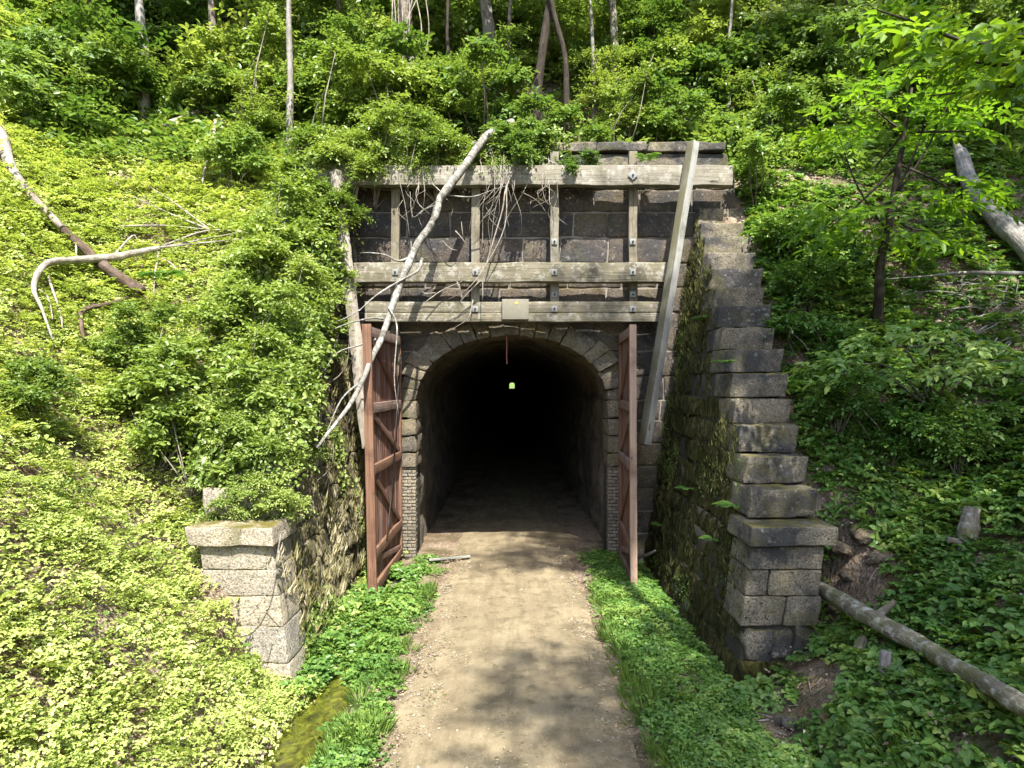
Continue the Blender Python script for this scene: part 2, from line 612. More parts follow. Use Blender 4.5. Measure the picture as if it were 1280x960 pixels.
M = dict(
    ground=ground_mat(), path=path_mat(), water=water_mat(),
    leaf_sun=leaf_mat('sunlit_spring_leaves', (.20, .255, .05), (.335, .42, .115), (.53, .54, .21), rough=.4),  # spring green over-brightened: glaring sunlight is put into the colour
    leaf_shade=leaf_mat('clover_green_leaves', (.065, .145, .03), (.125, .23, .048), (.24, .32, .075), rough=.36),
    leaf_bush=leaf_mat('shrub_leaves', (.10, .165, .032), (.205, .28, .068), (.34, .40, .13), tr=.42, rough=.36),
    leaf_wood=leaf_mat('woodland_leaves', (.07, .135, .03), (.14, .22, .055), (.26, .335, .10), tr=.42, rough=.36),
    leaf_lime=leaf_mat('lime_sapling_leaves', (.08, .17, .02), (.15, .27, .025), (.28, .36, .03), tr=.55),
    fern=leaf_mat('fern_fronds', (.05, .12, .02), (.085, .18, .03), (.14, .24, .045)),
    grass=leaf_mat('grass_blades', (.09, .18, .03), (.155, .26, .045), (.27, .34, .09), tr=.35),
    tuft_dry=leaf_mat('dry_root_tufts', (.12, .115, .03), (.30, .27, .13), (.55, .49, .36), tr=.2, rough=.8),
    tuft_moss=leaf_mat('hanging_moss', (.035, .04, .01), (.085, .09, .022), (.16, .155, .05), tr=.2, rough=.8),
    litter=leaf_mat('fallen_leaves', (0.115, 0.072, 0.047), (0.245, 0.180, 0.130), (0.374, 0.317, 0.259), tr=.1, rough=.8),
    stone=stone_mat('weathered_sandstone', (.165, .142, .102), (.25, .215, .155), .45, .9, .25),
    stone_pale=stone_mat('sunlit_sandstone', (.41, .345, .24), (.51, .435, .305), .6, .3, .4),  # brighter copy of the wing stone, left-side sunlight painted into it
    stone_wall=stone_mat('portal_sandstone', (.08, .06, .05), (.14, .106, .085), .4, .8, .25),
    stone_arch=stone_mat('arch_sandstone', (.15, .118, .075), (.24, .195, .125), .55, .5, .25),
    moss_left=moss_wall('sunlit_dry_moss_masonry', [(.06, .05, .03), (.2, .18, .075), (.30, .26, .17), (.42, .36, .27)], (.58, .52, .43), 1.),  # dry moss and root tones, lightened to paint in the sun
    moss_right=moss_wall('dark_mossy_masonry', [(.016, .016, .008), (.055, .054, .015), (.11, .105, .028), (.15, .13, .075)], (.30, .28, .23), .75),  # darker olive version of the moss colours
    lining=stone_mat('tunnel_lining_stone', (.15, .125, .085), (.26, .22, .16), .3, .6, .15),
    brick=stone_mat('cream_brick', (0.220, 0.184, 0.134), (0.306, 0.264, 0.202), .2, .3, .2),
    mortar=plain_mat('lime_mortar', (.24, .215, .185), .95, 0, .8),
    mortar_dark=plain_mat('dark_joint', (.05, .045, .035), .95, 0, .5),
    beam=wood_mat('grey_beam_wood', (0.123, 0.107, 0.075), (0.214, 0.191, 0.146), (0.032, 0.026, 0.020), .85, 1., .3, .75),
    post=wood_mat('post_wood', (0.117, 0.101, 0.071), (0.207, 0.182, 0.136), (0.032, 0.029, 0.020), .6, 1., .1, .8),
    lean=wood_mat('leaning_timber_wood', (0.200, 0.204, 0.188), (0.288, 0.292, 0.276), (0.072, 0.072, 0.056), .55, 1., .0, .45, .9),
    lean_pale=wood_mat('pale_peeling_timber', (0.233, 0.196, 0.147), (0.367, 0.331, 0.269), (0.086, 0.061, 0.043), .3, 1., .3, .5),
    door=wood_mat('red_brown_door_planks', (0.101, 0.040, 0.024), (0.180, 0.086, 0.054), (0.043, 0.018, 0.013), 0., 1., 0., .45),
    door_rail=wood_mat('door_rail_wood', (0.122, 0.058, 0.036), (0.209, 0.126, 0.083), (0.050, 0.023, 0.016), .1, 1., 0., .5),
    door_edge=wood_mat('door_edge_wood', (.23, .13, .085), (.36, .24, .165), (.10, .055, .04), 0., 1., 0., .45),
    birch=bark_mat('lichened_birch_bark', (.075, .07, .06), (.215, .205, .18), .42, True),
    bark=bark_mat('grey_brown_bark', (.07, .055, .042), (.17, .14, .11), .22),
    bark_dark=bark_mat('shade_dark_bark', (.02, .016, .012), (.05, .04, .03), .02),  # bark darkened to stand for the shade on the stems
    bark_grey=bark_mat('pale_grey_bark', (0.122, 0.112, 0.101), (0.259, 0.241, 0.223), .2, False, .15),
    rotten=bark_mat('rotten_brown_wood', (.04, .028, .02), (.10, .068, .048), .06),
    dead=bark_mat('bleached_dead_wood', (0.147, 0.122, 0.095), (0.281, 0.251, 0.214), .2),
    mossylog=bark_mat('mossy_lichened_log', (0.086, 0.072, 0.054), (0.194, 0.173, 0.137), .55, False, .5),
    rock=stone_mat('ochre_rock', (0.180, 0.115, 0.065), (0.259, 0.187, 0.115), .35, .4, .1),
    iron=plain_mat('rusty_iron', (.11, .065, .045), .75, .3, .7),
    plate=plain_mat('galvanised_plate', (.22, .225, .22), .6, .3, .5),
    box=plain_mat('olive_grey_enamel', (.185, .172, .13), .7, 0, .6),
    yellow=plain_mat('yellow_sticker', (.75, .55, .03), .5, 0, .1),
    nut=plain_mat('dark_bolt_head', (.03, .028, .026), .6, .5, .3),
    cord=plain_mat('faded_red_cord', (0.288, 0.122, 0.094), .8, 0, .3),
    white=plain_mat('white_petals', (.8, .8, .78), .6, 0, .1),
)

# ------------------------------------------------------------------ ground, path, water
xs = np.unique(np.round(np.concatenate([np.arange(-60, -18, 2.), np.arange(-18, -6, .3), np.arange(-6, 6.01, .15), np.arange(6, 18, .3), np.arange(18, 61, 2.)]), 3))
ys = np.unique(np.round(np.concatenate([np.arange(-60, 2, 2.), np.arange(2, 20, .2), np.arange(20, 40, .5), np.arange(40, 91, 2.5)]), 3))
XX, YY = np.meshgrid(xs, ys, indexing='ij')
ZZ = th(XX, YY)
ii = np.arange(XX.size).reshape(XX.shape)
q = np.stack([ii[:-1, :-1], ii[1:, :-1], ii[1:, 1:], ii[:-1, 1:]], -1).reshape(-1, 4)
cx, cy = XX.ravel()[q].mean(1), YY.ravel()[q].mean(1)
q = q[~((np.abs(cx) < 4.4) & (cy > 17.25) & (cy < 17.95))]
structure('ground', MB().add(np.stack([XX, YY, ZZ], -1).reshape(-1, 3), q), M['ground'])


def sheet(xl, xr, ys, z, nx=14, amp=.0, camber=0.):
    xl, xr = np.broadcast_to(xl, ys.shape), np.broadcast_to(xr, ys.shape)
    t = np.linspace(0, 1, nx)
    X = xl[:, None] * (1 - t) + xr[:, None] * t
    Y = np.repeat(ys[:, None], nx, 1)
    Z = z + camber * (1 - (2 * t - 1) ** 4)[None] + amp * noise2(X * 1.4, Y * 1.4, 9)
    i = np.arange(X.size).reshape(X.shape)
    q = np.stack([i[:-1, :-1], i[:-1, 1:], i[1:, 1:], i[1:, :-1]], -1).reshape(-1, 4)
    return MB().add(np.stack([X, Y, Z], -1).reshape(-1, 3), q)


py_ = np.concatenate([np.arange(-40, 3, 1.5), np.arange(3, 26, .12), np.arange(26, 60, 1.), np.arange(60, 710, 8.)])
wl = -1.5 + .13 * noise2(py_ * .8, py_ * 0, 11) + .07 * noise2(py_ * 3.1, py_ * 0, 12)
wr = 1.6 + .13 * noise2(py_ * .8, py_ * 0, 13) + .07 * noise2(py_ * 3.1, py_ * 0, 14)
k_ = sstep(16, 18, py_)
structure('path', sheet(wl, wr, py_, -.055, 26, .022, .06), M['path'])
structure('tunnel_floor', sheet(-2.9, 2.9, np.concatenate([np.arange(16.95, 30, .3), np.arange(30, 661, 10.)]), -.05, 30, .02), M['ground'])
wy = np.arange(5.5, 12, .25)
structure('ditch_water', sheet(-3.1 + wy * 0, -2.15 + wy * 0, wy, -.3, 8), M['water'])
# ground and bank beyond the far mouth of the tunnel
structure('far_ground', sheet(-40, 40, np.arange(657.5, 760, 6.), -.2, 20, .05), M['path'])
fb = np.arange(710, 760, 4.)
bk = MB()
X_, Y_ = np.meshgrid(np.linspace(-60, 60, 40), fb, indexing='ij')
Z_ = (Y_ - 710) * .8 - .5 + 1.5 * noise2(X_ * .3, Y_ * .3, 4)
i_ = np.arange(X_.size).reshape(X_.shape)
bk.add(np.stack([X_, Y_, Z_], -1).reshape(-1, 3), np.stack([i_[:-1, :-1], i_[1:, :-1], i_[1:, 1:], i_[:-1, 1:]], -1).reshape(-1, 4))
structure('far_hill', bk, M['leaf_wood'])

# ------------------------------------------------------------------ tunnel portal
AW, SPR, CRN = 2.35, 3.81, 5.41           # half width, springing height, crown height


def ell(t, k=0.):                          # t 0..1 from left springing to right springing, k = offset outwards
    a = np.pi * (1 - t)
    return (AW + k) * np.cos(a), SPR + (CRN - SPR + k) * np.sin(a)


def half_w(z, k=0.):
    if z <= SPR:
        return AW + k
    s_ = (z - SPR) / (CRN - SPR + k)
    return (AW + k) * math.sqrt(1 - s_ * s_) if s_ < 1 else 0.


def run(mb, core, z0, z1, xa0, xb0, xa1, xb1, y0, y1, bl, n=(7, 3, 5), r=.035, rough=.022):
    """a course of blocks; ends may slope (xa0/xa1 = start at foot/top)"""
    L = (xb0 + xb1 - xa0 - xa1) / 2
    if L < .06:
        return
    k = max(1, int(round(L / bl)))
    cut = np.linspace(0, 1, k + 1)
    cut[1:-1] += R.uniform(-.28, .28, k - 1) / k
    g = .012
    for a, b in zip(cut[:-1], cut[1:]):
        x = [xa0 + (xb0 - xa0) * a + g, xa1 + (xb1 - xa1) * a + g, xa0 + (xb0 - xa0) * b - g, xa1 + (xb1 - xa1) * b - g]
        yy = y0 + R.uniform(-.02, .02)
        c = [[x[0], yy, z0 + g], [x[1], yy, z1 - g], [x[0], y1, z0 + g], [x[1], y1, z1 - g],
             [x[2], yy, z0 + g], [x[3], yy, z1 - g], [x[2], y1, z0 + g], [x[3], y1, z1 - g]]
        mb.hex(np.array(c), n=n, r=r, rough=rough, freq=4.)
    c = [[xa0, y0 + .035, z0], [xa1, y0 + .035, z1], [xa0, y1, z0], [xa1, y1, z1], [xb0, y0 + .035, z0], [xb1, y0 + .035, z1], [xb0, y1, z0], [xb1, y1, z1]]
    core.hex(np.array(c), n=(1, 1, 1), r=.001, rough=0)


portal = thing('tunnel_portal', 'sandstone tunnel portal with a low dark arch at the end of the sandy path', 'tunnel portal', (0, 17.5, 0))
wall, core = MB(), MB()
zc = [0, .55, 1.1, 1.65, 2.2, 2.75, 3.3, 3.81, 4.4, 5.0, 5.95, 6.55, 7.15, 7.78, 8.4, 8.95, 9.35]
K = .48
for z0, z1 in zip(zc[:-1], zc[1:]):
    w0, w1 = half_w(z0, K), half_w(z1, K)
    if z0 < SPR:
        w0 = w1 = AW + .36
    xo0, xo1 = 3.9 + .15 * z0, 3.9 + .15 * z1
    if z0 > 8.3:
        xo0 = xo1 = 5.45
    if w0 <= .05:
        run(wall, core, z0, z1, -xo0, xo0, -xo1, xo1, 17., 18.2, 1.25)
    else:
        run(wall, core, z0, z1, -xo0, -w0, -xo1, -w1, 17., 18.2, 1.1)
        run(wall, core, z0, z1, w0, xo0, w1, xo1, 17., 18.2, 1.1)
part('wall', wall, M['stone_wall'], portal)
part('mortar', core, M['mortar'], portal)
par = MB()
pc = MB()
run(par, pc, 9.35, 9.84, -5.3, 5.3, -5.3, 5.3, 17.0, 18.1, 1.3)
run(par, pc, 9.85, 10.1, -5.25, 5.2, -5.25, 5.2, 16.9, 18.2, 1.6, rough=.03)
part('parapet', par, M['stone'], portal)
ring = MB()
nv = 21
for i in range(nv):
    a, b = i / nv + .0004, (i + 1) / nv - .0004
    dk = R.uniform(-.16, .1)
    yj = R.uniform(-.06, .05)
    kk = R.uniform(-.03, .0)
    (xa, za), (xb, zb), (xc, zc_), (xd, zd) = ell(a, kk), ell(b, kk), ell(a, K + .02 + dk), ell(b, K + .02 + dk)
    y0, y1 = 16.96 + yj, 17.9
    ring.hex(np.array([[xa, y0, za], [xc, y0 + .02, zc_], [xa, y1, za], [xc, y1, zc_], [xb, y0, zb], [xd, y0 + .02, zd], [xb, y1, zb], [xd, y1, zd]]), n=(4, 5, 5), r=.016, rough=.03, freq=4.)
part('arch_ring', ring, M['stone_arch'], portal)
for sd in (-1, 1):
    jm, bm_ = MB(), MB()
    z = -.1
    while z < 2.15:                         # small cream bricks low on the jamb
        for (xa, xb) in ([(2.34, 2.53), (2.545, 2.73)] if int(z * 100 / 8.2) % 2 else [(2.345, 2.43), (2.445, 2.64), (2.655, 2.74)]):
            bm_.box([min(sd * xa, sd * xb), 16.93 + R.uniform(-.012, .012), z + .005], [max(sd * xa, sd * xb), 17.25, z + .07], n=(1, 1, 1), r=.008, rough=.004, freq=9)
        z += .082
    part('brick_jamb', bm_, M['brick'], portal)
    jm.box([sd * 2.54 - .18, 16.95, -.1], [sd * 2.54 + .17, 17.9, 2.15], n=(1, 1, 1), r=.001, rough=0)
    part('mortar', jm, M['mortar_dark'], portal)
    js = MB()
    z = 2.17
    for hh in (.36, .42, .4, .44):
        w = R.uniform(.33, .46)
        js.box([min(sd * 2.33, sd * (2.36 + w)), 16.92 + R.uniform(-.05, .03), z + .012], [max(sd * 2.33, sd * (2.36 + w)), 17.9, min(z + hh, 3.82) - .012], n=(4, 5, 4), r=.02, rough=.035, freq=5)
        z += hh
    part('jamb_stone', js, M['stone_arch'], portal)
# lining: rough near the mouth, plain further in
LY = np.concatenate([np.arange(17.6, 34, .22), np.arange(34, 60, 2.), np.arange(60, 661, 10.)])
prof = [(-2.44, z) for z in np.arange(-.3, SPR, .2)] + [((AW + .09) / AW * x, SPR + (z - SPR) * 1.05) for x, z in [ell(t) for t in np.linspace(0, 1, 36)]] + [(2.44, z) for z in np.arange(SPR, -.31, -.2)]
prof = np.array(prof)
PX = np.repeat(prof[None], len(LY), 0)
G = np.stack([PX[..., 0], np.repeat(LY[:, None], len(prof), 1), PX[..., 1]], -1)
arc = np.concatenate([[0], np.cumsum(np.linalg.norm(np.diff(prof, axis=0), axis=1))])
cell = (np.floor(arc / .42)[None] * 7.3 + np.floor((LY[:, None] + .4 * (np.floor(arc / .42) % 2)[None]) / .85) * 3.7)
dis = .12 * (np.sin(cell * 12.9898) * 43758.5453 % 1 - .5) + .05 * noise3(G * 2.4, 3) + .03 * noise3(G * 6, 5)
nr = nrm(np.stack([PX[..., 0], 0 * PX[..., 0], np.maximum(PX[..., 1] - SPR, 0) * 1.6], -1))
G = G + nr * dis[..., None]
i_ = np.arange(G.shape[0] * G.shape[1]).reshape(G.shape[:2])
part('lining', MB().add(G.reshape(-1, 3), np.stack([i_[:-1, :-1], i_[1:, :-1], i_[1:, 1:], i_[:-1, 1:]], -1).reshape(-1, 4)), M['lining'], portal)
# cord hanging from the crown
cd = MB().tube([[-.13, 16.9, 5.36], [-.125, 16.9, 5.1], [-.13, 16.9, 4.85], [-.12, 16.9, 4.68]], .012, 6, 0)
solo('cord', cd, M['cord'], 'short faded red cord hanging from the crown of the arch', 'cord', (-.13, 16.9, 5.36))


# ------------------------------------------------------------------ wing walls
def wing(sd, label, mstone, mmoss):
    root = thing('wing_wall', label, 'wing wall', (sd * 4., 13.2, 0), 'stepped wing walls of the tunnel portal')

    def xin(z):
        return 3.27 + .15 * z

    def blk(mb, z0, z1, y0, y1, n, r, rough, wid=1., ex=0., tone=None):
        a0, a1 = xin(z0) - ex, xin(z1) - ex
        c = []
        for i in (0, 1):
            for y in (y0, y1):
                for z, a in ((z0, a0), (z1, a1)):
                    c.append([sd * (a + (wid + 2 * ex) * i), y, z])
        c = np.array(c).reshape(2, 2, 2, 3)
        if sd < 0:
            c = c[::-1]
        mb.hex(c, n=n, r=r, rough=rough, freq=4.2, tone=tone)
    wallm, mort = MB(), MB()
    for i in range(1, 15):
        z1 = 8.44 - .448 * (i - 1)
        d = 16.7 - .47 * (i - 1)
        st = MB()
        w = 1. + R.uniform(-.04, .06)
        blk(st, z1 - .448 + .006, z1 - .004 + R.uniform(-.025, .015), d + R.uniform(-.06, .06), d + .93, (9, 7, 6), .022, .022, w, R.uniform(-.015, .03))
        part('step_stone', st, mstone, root, 'low broken mossy step stone' if i == 12 else None)
        y = d + .95
        while y < 17.05:
            l = min(R.uniform(.6, 1.15), 17.1 - y)
            if 17.1 - y - l < .3:
                l = 17.1 - y
            blk(wallm, z1 - .448 + .01, z1 - .01, y + .01, y + l - .01, (4, 6, 4), .05, .05, 1., R.uniform(-.03, .03))
            y += l
        blk(mort, z1 - .46, z1 - .02, d + .2, 17.1, (1, 1, 1), .001, 0, .96, -.03)
    zs = [-.35, .15, .68, 1.12, 1.5, 1.85]
    pier = MB()
    for j, (z0, z1) in enumerate(zip(zs[:-1], zs[1:])):
        y = 10.1
        if j >= 2 or sd < 0:                # dressed stones of the pier end
            wtot = 1.06 if j > 2 else 1.12
            cutx = [0, 1] if j == 4 or sd < 0 else ([0, .3, 1] if j == 3 else [0, .55, 1])
            for a, b in zip(cutx[:-1], cutx[1:]):
                c = []
                for t in (a, b):
                    for yy in (10.1, 10.95):
                        for z, xi in ((z0 + (.006 if sd > 0 else .001), xin(z0) - .06), (z1 - (.006 if sd > 0 else .001), xin(z1) - .06)):
                            off = (.012 if t == a and a > 0 else 0) - (.012 if t == b and b < 1 else 0)
                            c.append([sd * (xi + wtot * t + off), yy, z])
                c = np.array(c).reshape(2, 2, 2, 3)
                pier.hex(c if sd > 0 else c[::-1], n=(7, 4, 6), r=.018, rough=.013, freq=4.5)
            y = 10.97
        elif j == 1:
            for a in range(3):
                xa = xin(z1) + .03 + a * .36
                pier.box([min(sd * xa, sd * (xa + .37)), 10.12 + R.uniform(-.05, .05), z0], [max(sd * xa, sd * (xa + .37)), 10.9, z0 + R.uniform(.46, .53)], n=(5, 3, 4), r=.06, rough=.06, freq=4)
            y = 10.9
        while y < 17.05:
            l = min(R.uniform(.6, 1.2), 17.1 - y)
            if 17.1 - y - l < .3:
                l = 17.1 - y
            blk(wallm, z0 + .01, z1 - .01, y + .01, y + l - .01, (4, 6, 4), .05, .055, 1., R.uniform(-.03, .04))
            y += l
        blk(mort, z0, z1, 10.18, 17.1, (1, 1, 1), .001, 0, .95, -.035)
    blk(wallm, 1.86, 2.2, 11.0, 17.1, (4, 30, 3), .05, .06, 1.)
    part('wall', wallm, mmoss, root, 'moss covered inner face')
    part('mortar', mort, M['mortar_dark'], root)
    part('pier', pier, mstone, root)
    cp = MB()
    blk(cp, 1.865, 2.14, 10.0, 11.1, (12, 9, 5), .02, .013, .98, .13)
    part('coping', cp, mstone, root)
    return root


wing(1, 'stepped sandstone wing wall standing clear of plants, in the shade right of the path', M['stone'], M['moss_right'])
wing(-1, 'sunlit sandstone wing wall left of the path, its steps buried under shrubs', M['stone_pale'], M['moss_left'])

# ------------------------------------------------------------------ timber frame and leaning timbers
YB = 16.3
frame = thing('timber_frame', 'weathered timber frame of beams and posts bolted across the wall above the arch', 'timber frame', (0, 16.45, 5.66))


def bz(py):
    return HC + (480 - py) / F * YB


for (ya, yb, xa, xb, mt) in ((206.5, 231, -4.6, 5.16, 'beam'), (328, 352.5, -3.75, 3.75, 'beam'), (377, 402, -3.45, 3.6, 'beam')):
    b = MB()
    za, zb = bz(yb), bz(ya)
    if ya == 377:                           # two boards, one above the other
        zm = (za + zb) / 2 - .02
        b.timber([xa, YB + .14, (za + zm) / 2 - .003], [xb, YB + .14, (za + zm) / 2 - .003], .28, zm - za - .006)
        b.timber([xa, YB + .14, (zb + zm) / 2 + .003], [xb, YB + .14, (zb + zm) / 2 + .003], .28, zb - zm - .006)
    else:
        b.timber([xa, YB + .14, (za + zb) / 2], [xb, YB + .14, (za + zb) / 2], .28, zb - za, rough=.018)
    part('beam', b, M[mt], frame)
for px in (494, 594, 693, 791):
    x = (px - 640) / F * 16.68
    b = MB()
    top = 9.75 if px > 650 else 9.2
    bot = bz(402) if px != 494 else bz(470)
    b.timber([x, 16.69, bot], [x + R.uniform(-.02, .02), 16.69, top], .2, .2, up=(0, 1, 0), roll=R.uniform(-.06, .06), rough=.008)
    o = part('post', b, M['post'], frame)
    for py in ((340, 386) if px != 494 else (340,)) + ((302, 368) if px > 640 else ()) + ((219,) if px == 791 else ()):
        on_beam = py in (340, 386, 219)
        yf = YB - .012 if on_beam else 16.575
        xx = (px - 640) / F * yf
        z = HC + (480 - py) / F * yf
        pl = MB()
        s_ = .07 if py != 219 else .085
        pl.timber([xx, yf - .012, z - s_], [xx, yf - .012, z + s_], 2 * s_, .014, up=(0, 1, 0), roll=0, n=(1, 1, 1), r=.003, rough=0)
        if py == 219:
            v = pl.v[-1]
            c_, s2 = math.cos(.78), math.sin(.78)
            dx, dz = v[:, 0] - xx, v[:, 2] - z
            v[:, 0], v[:, 2] = xx + c_ * dx - s2 * dz, z + s2 * dx + c_ * dz
        pp = part('bolt_plate', pl, M['plate'], o)
        nt = MB().tube([[xx, yf - .05, z], [xx, yf - .012, z]], .022, 6, 0, sub=1)
        pl2 = nt.mesh('bolt', root_loc(frame))
        pl2.materials.append(M['nut'])
        # bolt heads belong to their plate
        me = pp.data
        me.materials.append(M['nut'])
        import bmesh
        bm = bmesh.new()
        bm.from_mesh(me)
        n0 = len(bm.faces)
        bm.from_mesh(pl2)
        bm.faces.ensure_lookup_table()
        for f_ in bm.faces[n0:]:
            f_.material_index = 1
        bm.to_mesh(me)
        bm.free()
        bpy.data.meshes.remove(pl2)

tl = MB().timber(at(805.5, 556, 15.3), at(867, 178, 16.15), .205, .205, up=(0, 1, 0), roll=-.62, rough=.008)
solo('leaning_timber', tl, M['lean'], 'long grey squared timber leaning against the right end of the beams', 'timber', at(805.5, 556, 15.3), 'timbers leaning at the frame ends')
for (px, py) in ((863, 219), (853, 300), (847, 322), (832, 390), (822, 455), (818, 478), (812, 530)):
    pass
tl = MB().timber(at(460, 560, 15.3), at(420, 215, 16.1), .2, .2, up=(0, 1, 0), roll=.55, rough=.02)
solo('leaning_timber', tl, M['lean_pale'], 'pale peeling timber half hidden by leaves at the left end of the beams', 'timber', at(470, 560, 15.3), 'timbers leaning at the frame ends')

bx = thing('junction_box', 'olive grey metal box with a small yellow sticker on the middle of the lowest beam', 'metal box', at(644, 400, 16.2))
b = MB()
p0, p1 = at(627.5, 399.5, 16.24), at(661, 374, 16.24)
b.box([p0[0], 16.2, p0[2]], [p1[0], 16.292, p1[2]], n=(2, 1, 2), r=.012, rough=.002)
part('case', b, M['box'], bx)
s0, s1 = at(643.8, 380, 16.19), at(647.4, 377.6, 16.19)
part('sticker', MB().box([s0[0], 16.192, s0[2]], [s1[0], 16.198, s1[2]], n=(1, 1, 1), r=.001, rough=0), M['yellow'], bx)


# ------------------------------------------------------------------ doors
def door(sd, label, fb, ft, hb, ht, z0, z1):
    """free edge foot/top, hinge foot/top as (x, y)"""
    root = thing('wooden_door', label, 'door', (hb[0], hb[1], 0), 'doors of the tunnel')

    def P(u, z, off=0.):                    # u 0 free edge .. 1 hinge
        t = (z - z0) / (z1 - z0)
        x = (fb[0] * (1 - t) + ft[0] * t) * (1 - u) + (hb[0] * (1 - t) + ht[0] * t) * u
        y = (fb[1] * (1 - t) + ft[1] * t) * (1 - u) + (hb[1] * (1 - t) + ht[1] * t) * u
        return A3([x - sd * off, y, z])     # off: towards the path

    def board(mb, ua, za, ub, zb, w, th_, off):
        mb.timber(P(ua, za, off), P(ub, zb, off), w, th_, up=(1, 0, 0), rough=.004, r=.006)
    pl = MB()
    n = 17
    for k in range(n):
        u = (k + .5) / n
        board(pl, u, z0 + R.uniform(0, .03), u, z1 - R.uniform(0, .06), 3.1 / n - .006, .04, R.uniform(-.004, .004))
    part('plank_panel', pl, M['door'], root)
    zr = [z0 + .1, .85, 2.5, 3.72, z1 - .12]
    for z in zr:
        rl = MB()
        board(rl, .02, z, .98, z, .2, .07, .056)
        part('rail', rl, M['door_rail'], root)
    for za, zb in zip(zr[1:], zr[:-1]):
        br = MB()
        board(br, .06, za - .12, .95, zb + .12, .13, .05, .046)
        part('brace', br, M['door'] if sd < 0 else M['door_rail'], root)
    eg = MB()
    board(eg, .0, z0, .0, z1 + .02, .09, .14 if sd > 0 else .17, .02)
    part('stile', eg, M['door_edge'] if sd > 0 else M['door_rail'], root)
    eg = MB()
    board(eg, 1., z0, 1., z1 + .02, .14, .1, .03)
    part('stile', eg, M['door_rail'], root)
    for z in (.75, 2.4, 4.6):
        h_ = MB()
        h_.timber(P(.55, z, -.03), P(1.02, z, -.03), .06, .014, up=(1, 0, 0), n=(3, 1, 1), r=.003, rough=0)
        part('hinge_strap', h_, M['iron'], root)
    if sd < 0:
        rod = MB().tube([P(.93, 4.9, .11), P(.75, 3.6, .12), P(.6, 2.2, .11), P(.35, .9, .1)], .014, 6, 0)
        part('tie_rod', rod, M['nut'], root)


door(-1, 'sunlit red brown plank door folded back beside the left jamb', (-2.74, 13.6), (-2.86, 13.6), (-2.72, 16.75), (-2.75, 16.75), .08, 5.35)
door(1, 'shaded plank door seen nearly edge on beside the right jamb', (2.52, 14.3), (2.50, 14.3), (2.66, 16.8), (2.66, 16.8), .04, 5.4)

# ------------------------------------------------------------------ scattered cover (stuff)
def source(name, mb, mat):
    me = mb.mesh(name)
    me.materials.append(mat)
    return bpy.data.objects.new(name, me)        # drawn only through the scatter


def scatter(name, P, srcs, scl, label, tilt=.25, rot=None):
    n = len(P)
    me = bpy.data.meshes.new(name)
    me.vertices.add(n)
    me.vertices.foreach_set('co', np.asarray(P, np.float32).ravel())
    if rot is None:
        rot = np.stack([R.normal(0, tilt, n), R.normal(0, tilt, n), R.uniform(0, 6.28, n)], -1)
    for nm, ty, v in (('scl', 'FLOAT', np.broadcast_to(scl, (n,))), ('rot', 'FLOAT_VECTOR', rot), ('pick', 'INT', R.integers(0, len(srcs), n))):
        a = me.attributes.new(nm, ty, 'POINT')
        a.data.foreach_set('vector' if ty == 'FLOAT_VECTOR' else 'value', np.ascontiguousarray(v, dtype=np.int32 if ty == 'INT' else np.float32).ravel())
    o = bpy.data.objects.new(name, me)
    COL.objects.link(o)
    ng = bpy.data.node_groups.new(name + '_scatter', 'GeometryNodeTree')
    ng.interface.new_socket('Geometry', in_out='INPUT', socket_type='NodeSocketGeometry')
    ng.interface.new_socket('Geometry', in_out='OUTPUT', socket_type='NodeSocketGeometry')
    N = ng.nodes
    gi, go = N.new('NodeGroupInput'), N.new('NodeGroupOutput')
    ip = N.new('GeometryNodeInstanceOnPoints')
    jn = N.new('GeometryNodeJoinGeometry')
    for s_ in srcs[::-1]:
        oi = N.new('GeometryNodeObjectInfo')
        oi.inputs['Object'].default_value = s_
        oi.inputs['As Instance'].default_value = True
        ng.links.new(oi.outputs['Geometry'], jn.inputs[0])
    m2p = N.new('GeometryNodeMeshToPoints')
    ng.links.new(gi.outputs[0], m2p.inputs['Mesh'])
    ng.links.new(m2p.outputs[0], ip.inputs['Points'])
    ng.links.new(jn.outputs[0], ip.inputs['Instance'])
    ip.inputs['Pick Instance'].default_value = True

    def na(nm, ty, sock):
        a = N.new('GeometryNodeInputNamedAttribute')
        a.data_type = ty
        a.inputs[0].default_value = nm
        ng.links.new(a.outputs[0], sock)
    na('pick', 'INT', ip.inputs['Instance Index'])
    na('scl', 'FLOAT', ip.inputs['Scale'])
    e2r = N.new('FunctionNodeEulerToRotation')
    na('rot', 'FLOAT_VECTOR', e2r.inputs[0])
    ng.links.new(e2r.outputs[0], ip.inputs['Rotation'])
    ng.links.new(ip.outputs[0], go.inputs[0])
    md = o.modifiers.new('scatter', 'NODES')
    md.node_group = ng
    o['kind'] = 'stuff'
    o['label'] = label
    return o


def clump(nl, rad, h, ll, lw, flat=.35):
    r = rad * np.sqrt(R.random(nl))
    a = R.uniform(0, 6.283, nl)
    d = np.stack([np.cos(a), np.sin(a), np.zeros(nl)], -1)
    z = h * (1 - .75 * (r / rad) ** 2) * R.uniform(.35, 1, nl)
    P = d * r[:, None] + np.array([0, 0, 1]) * z[:, None]
    ax = d * .8 + R.normal(0, .55, (nl, 3)) * [1, 1, .3]
    N = np.array([0, 0, 1]) + d * .25 + R.normal(0, flat, (nl, 3))
    l = ll * R.uniform(.6, 1.25, nl)
    return MB().leaves(P, ax, N, l, l * lw / ll, droop=.12)


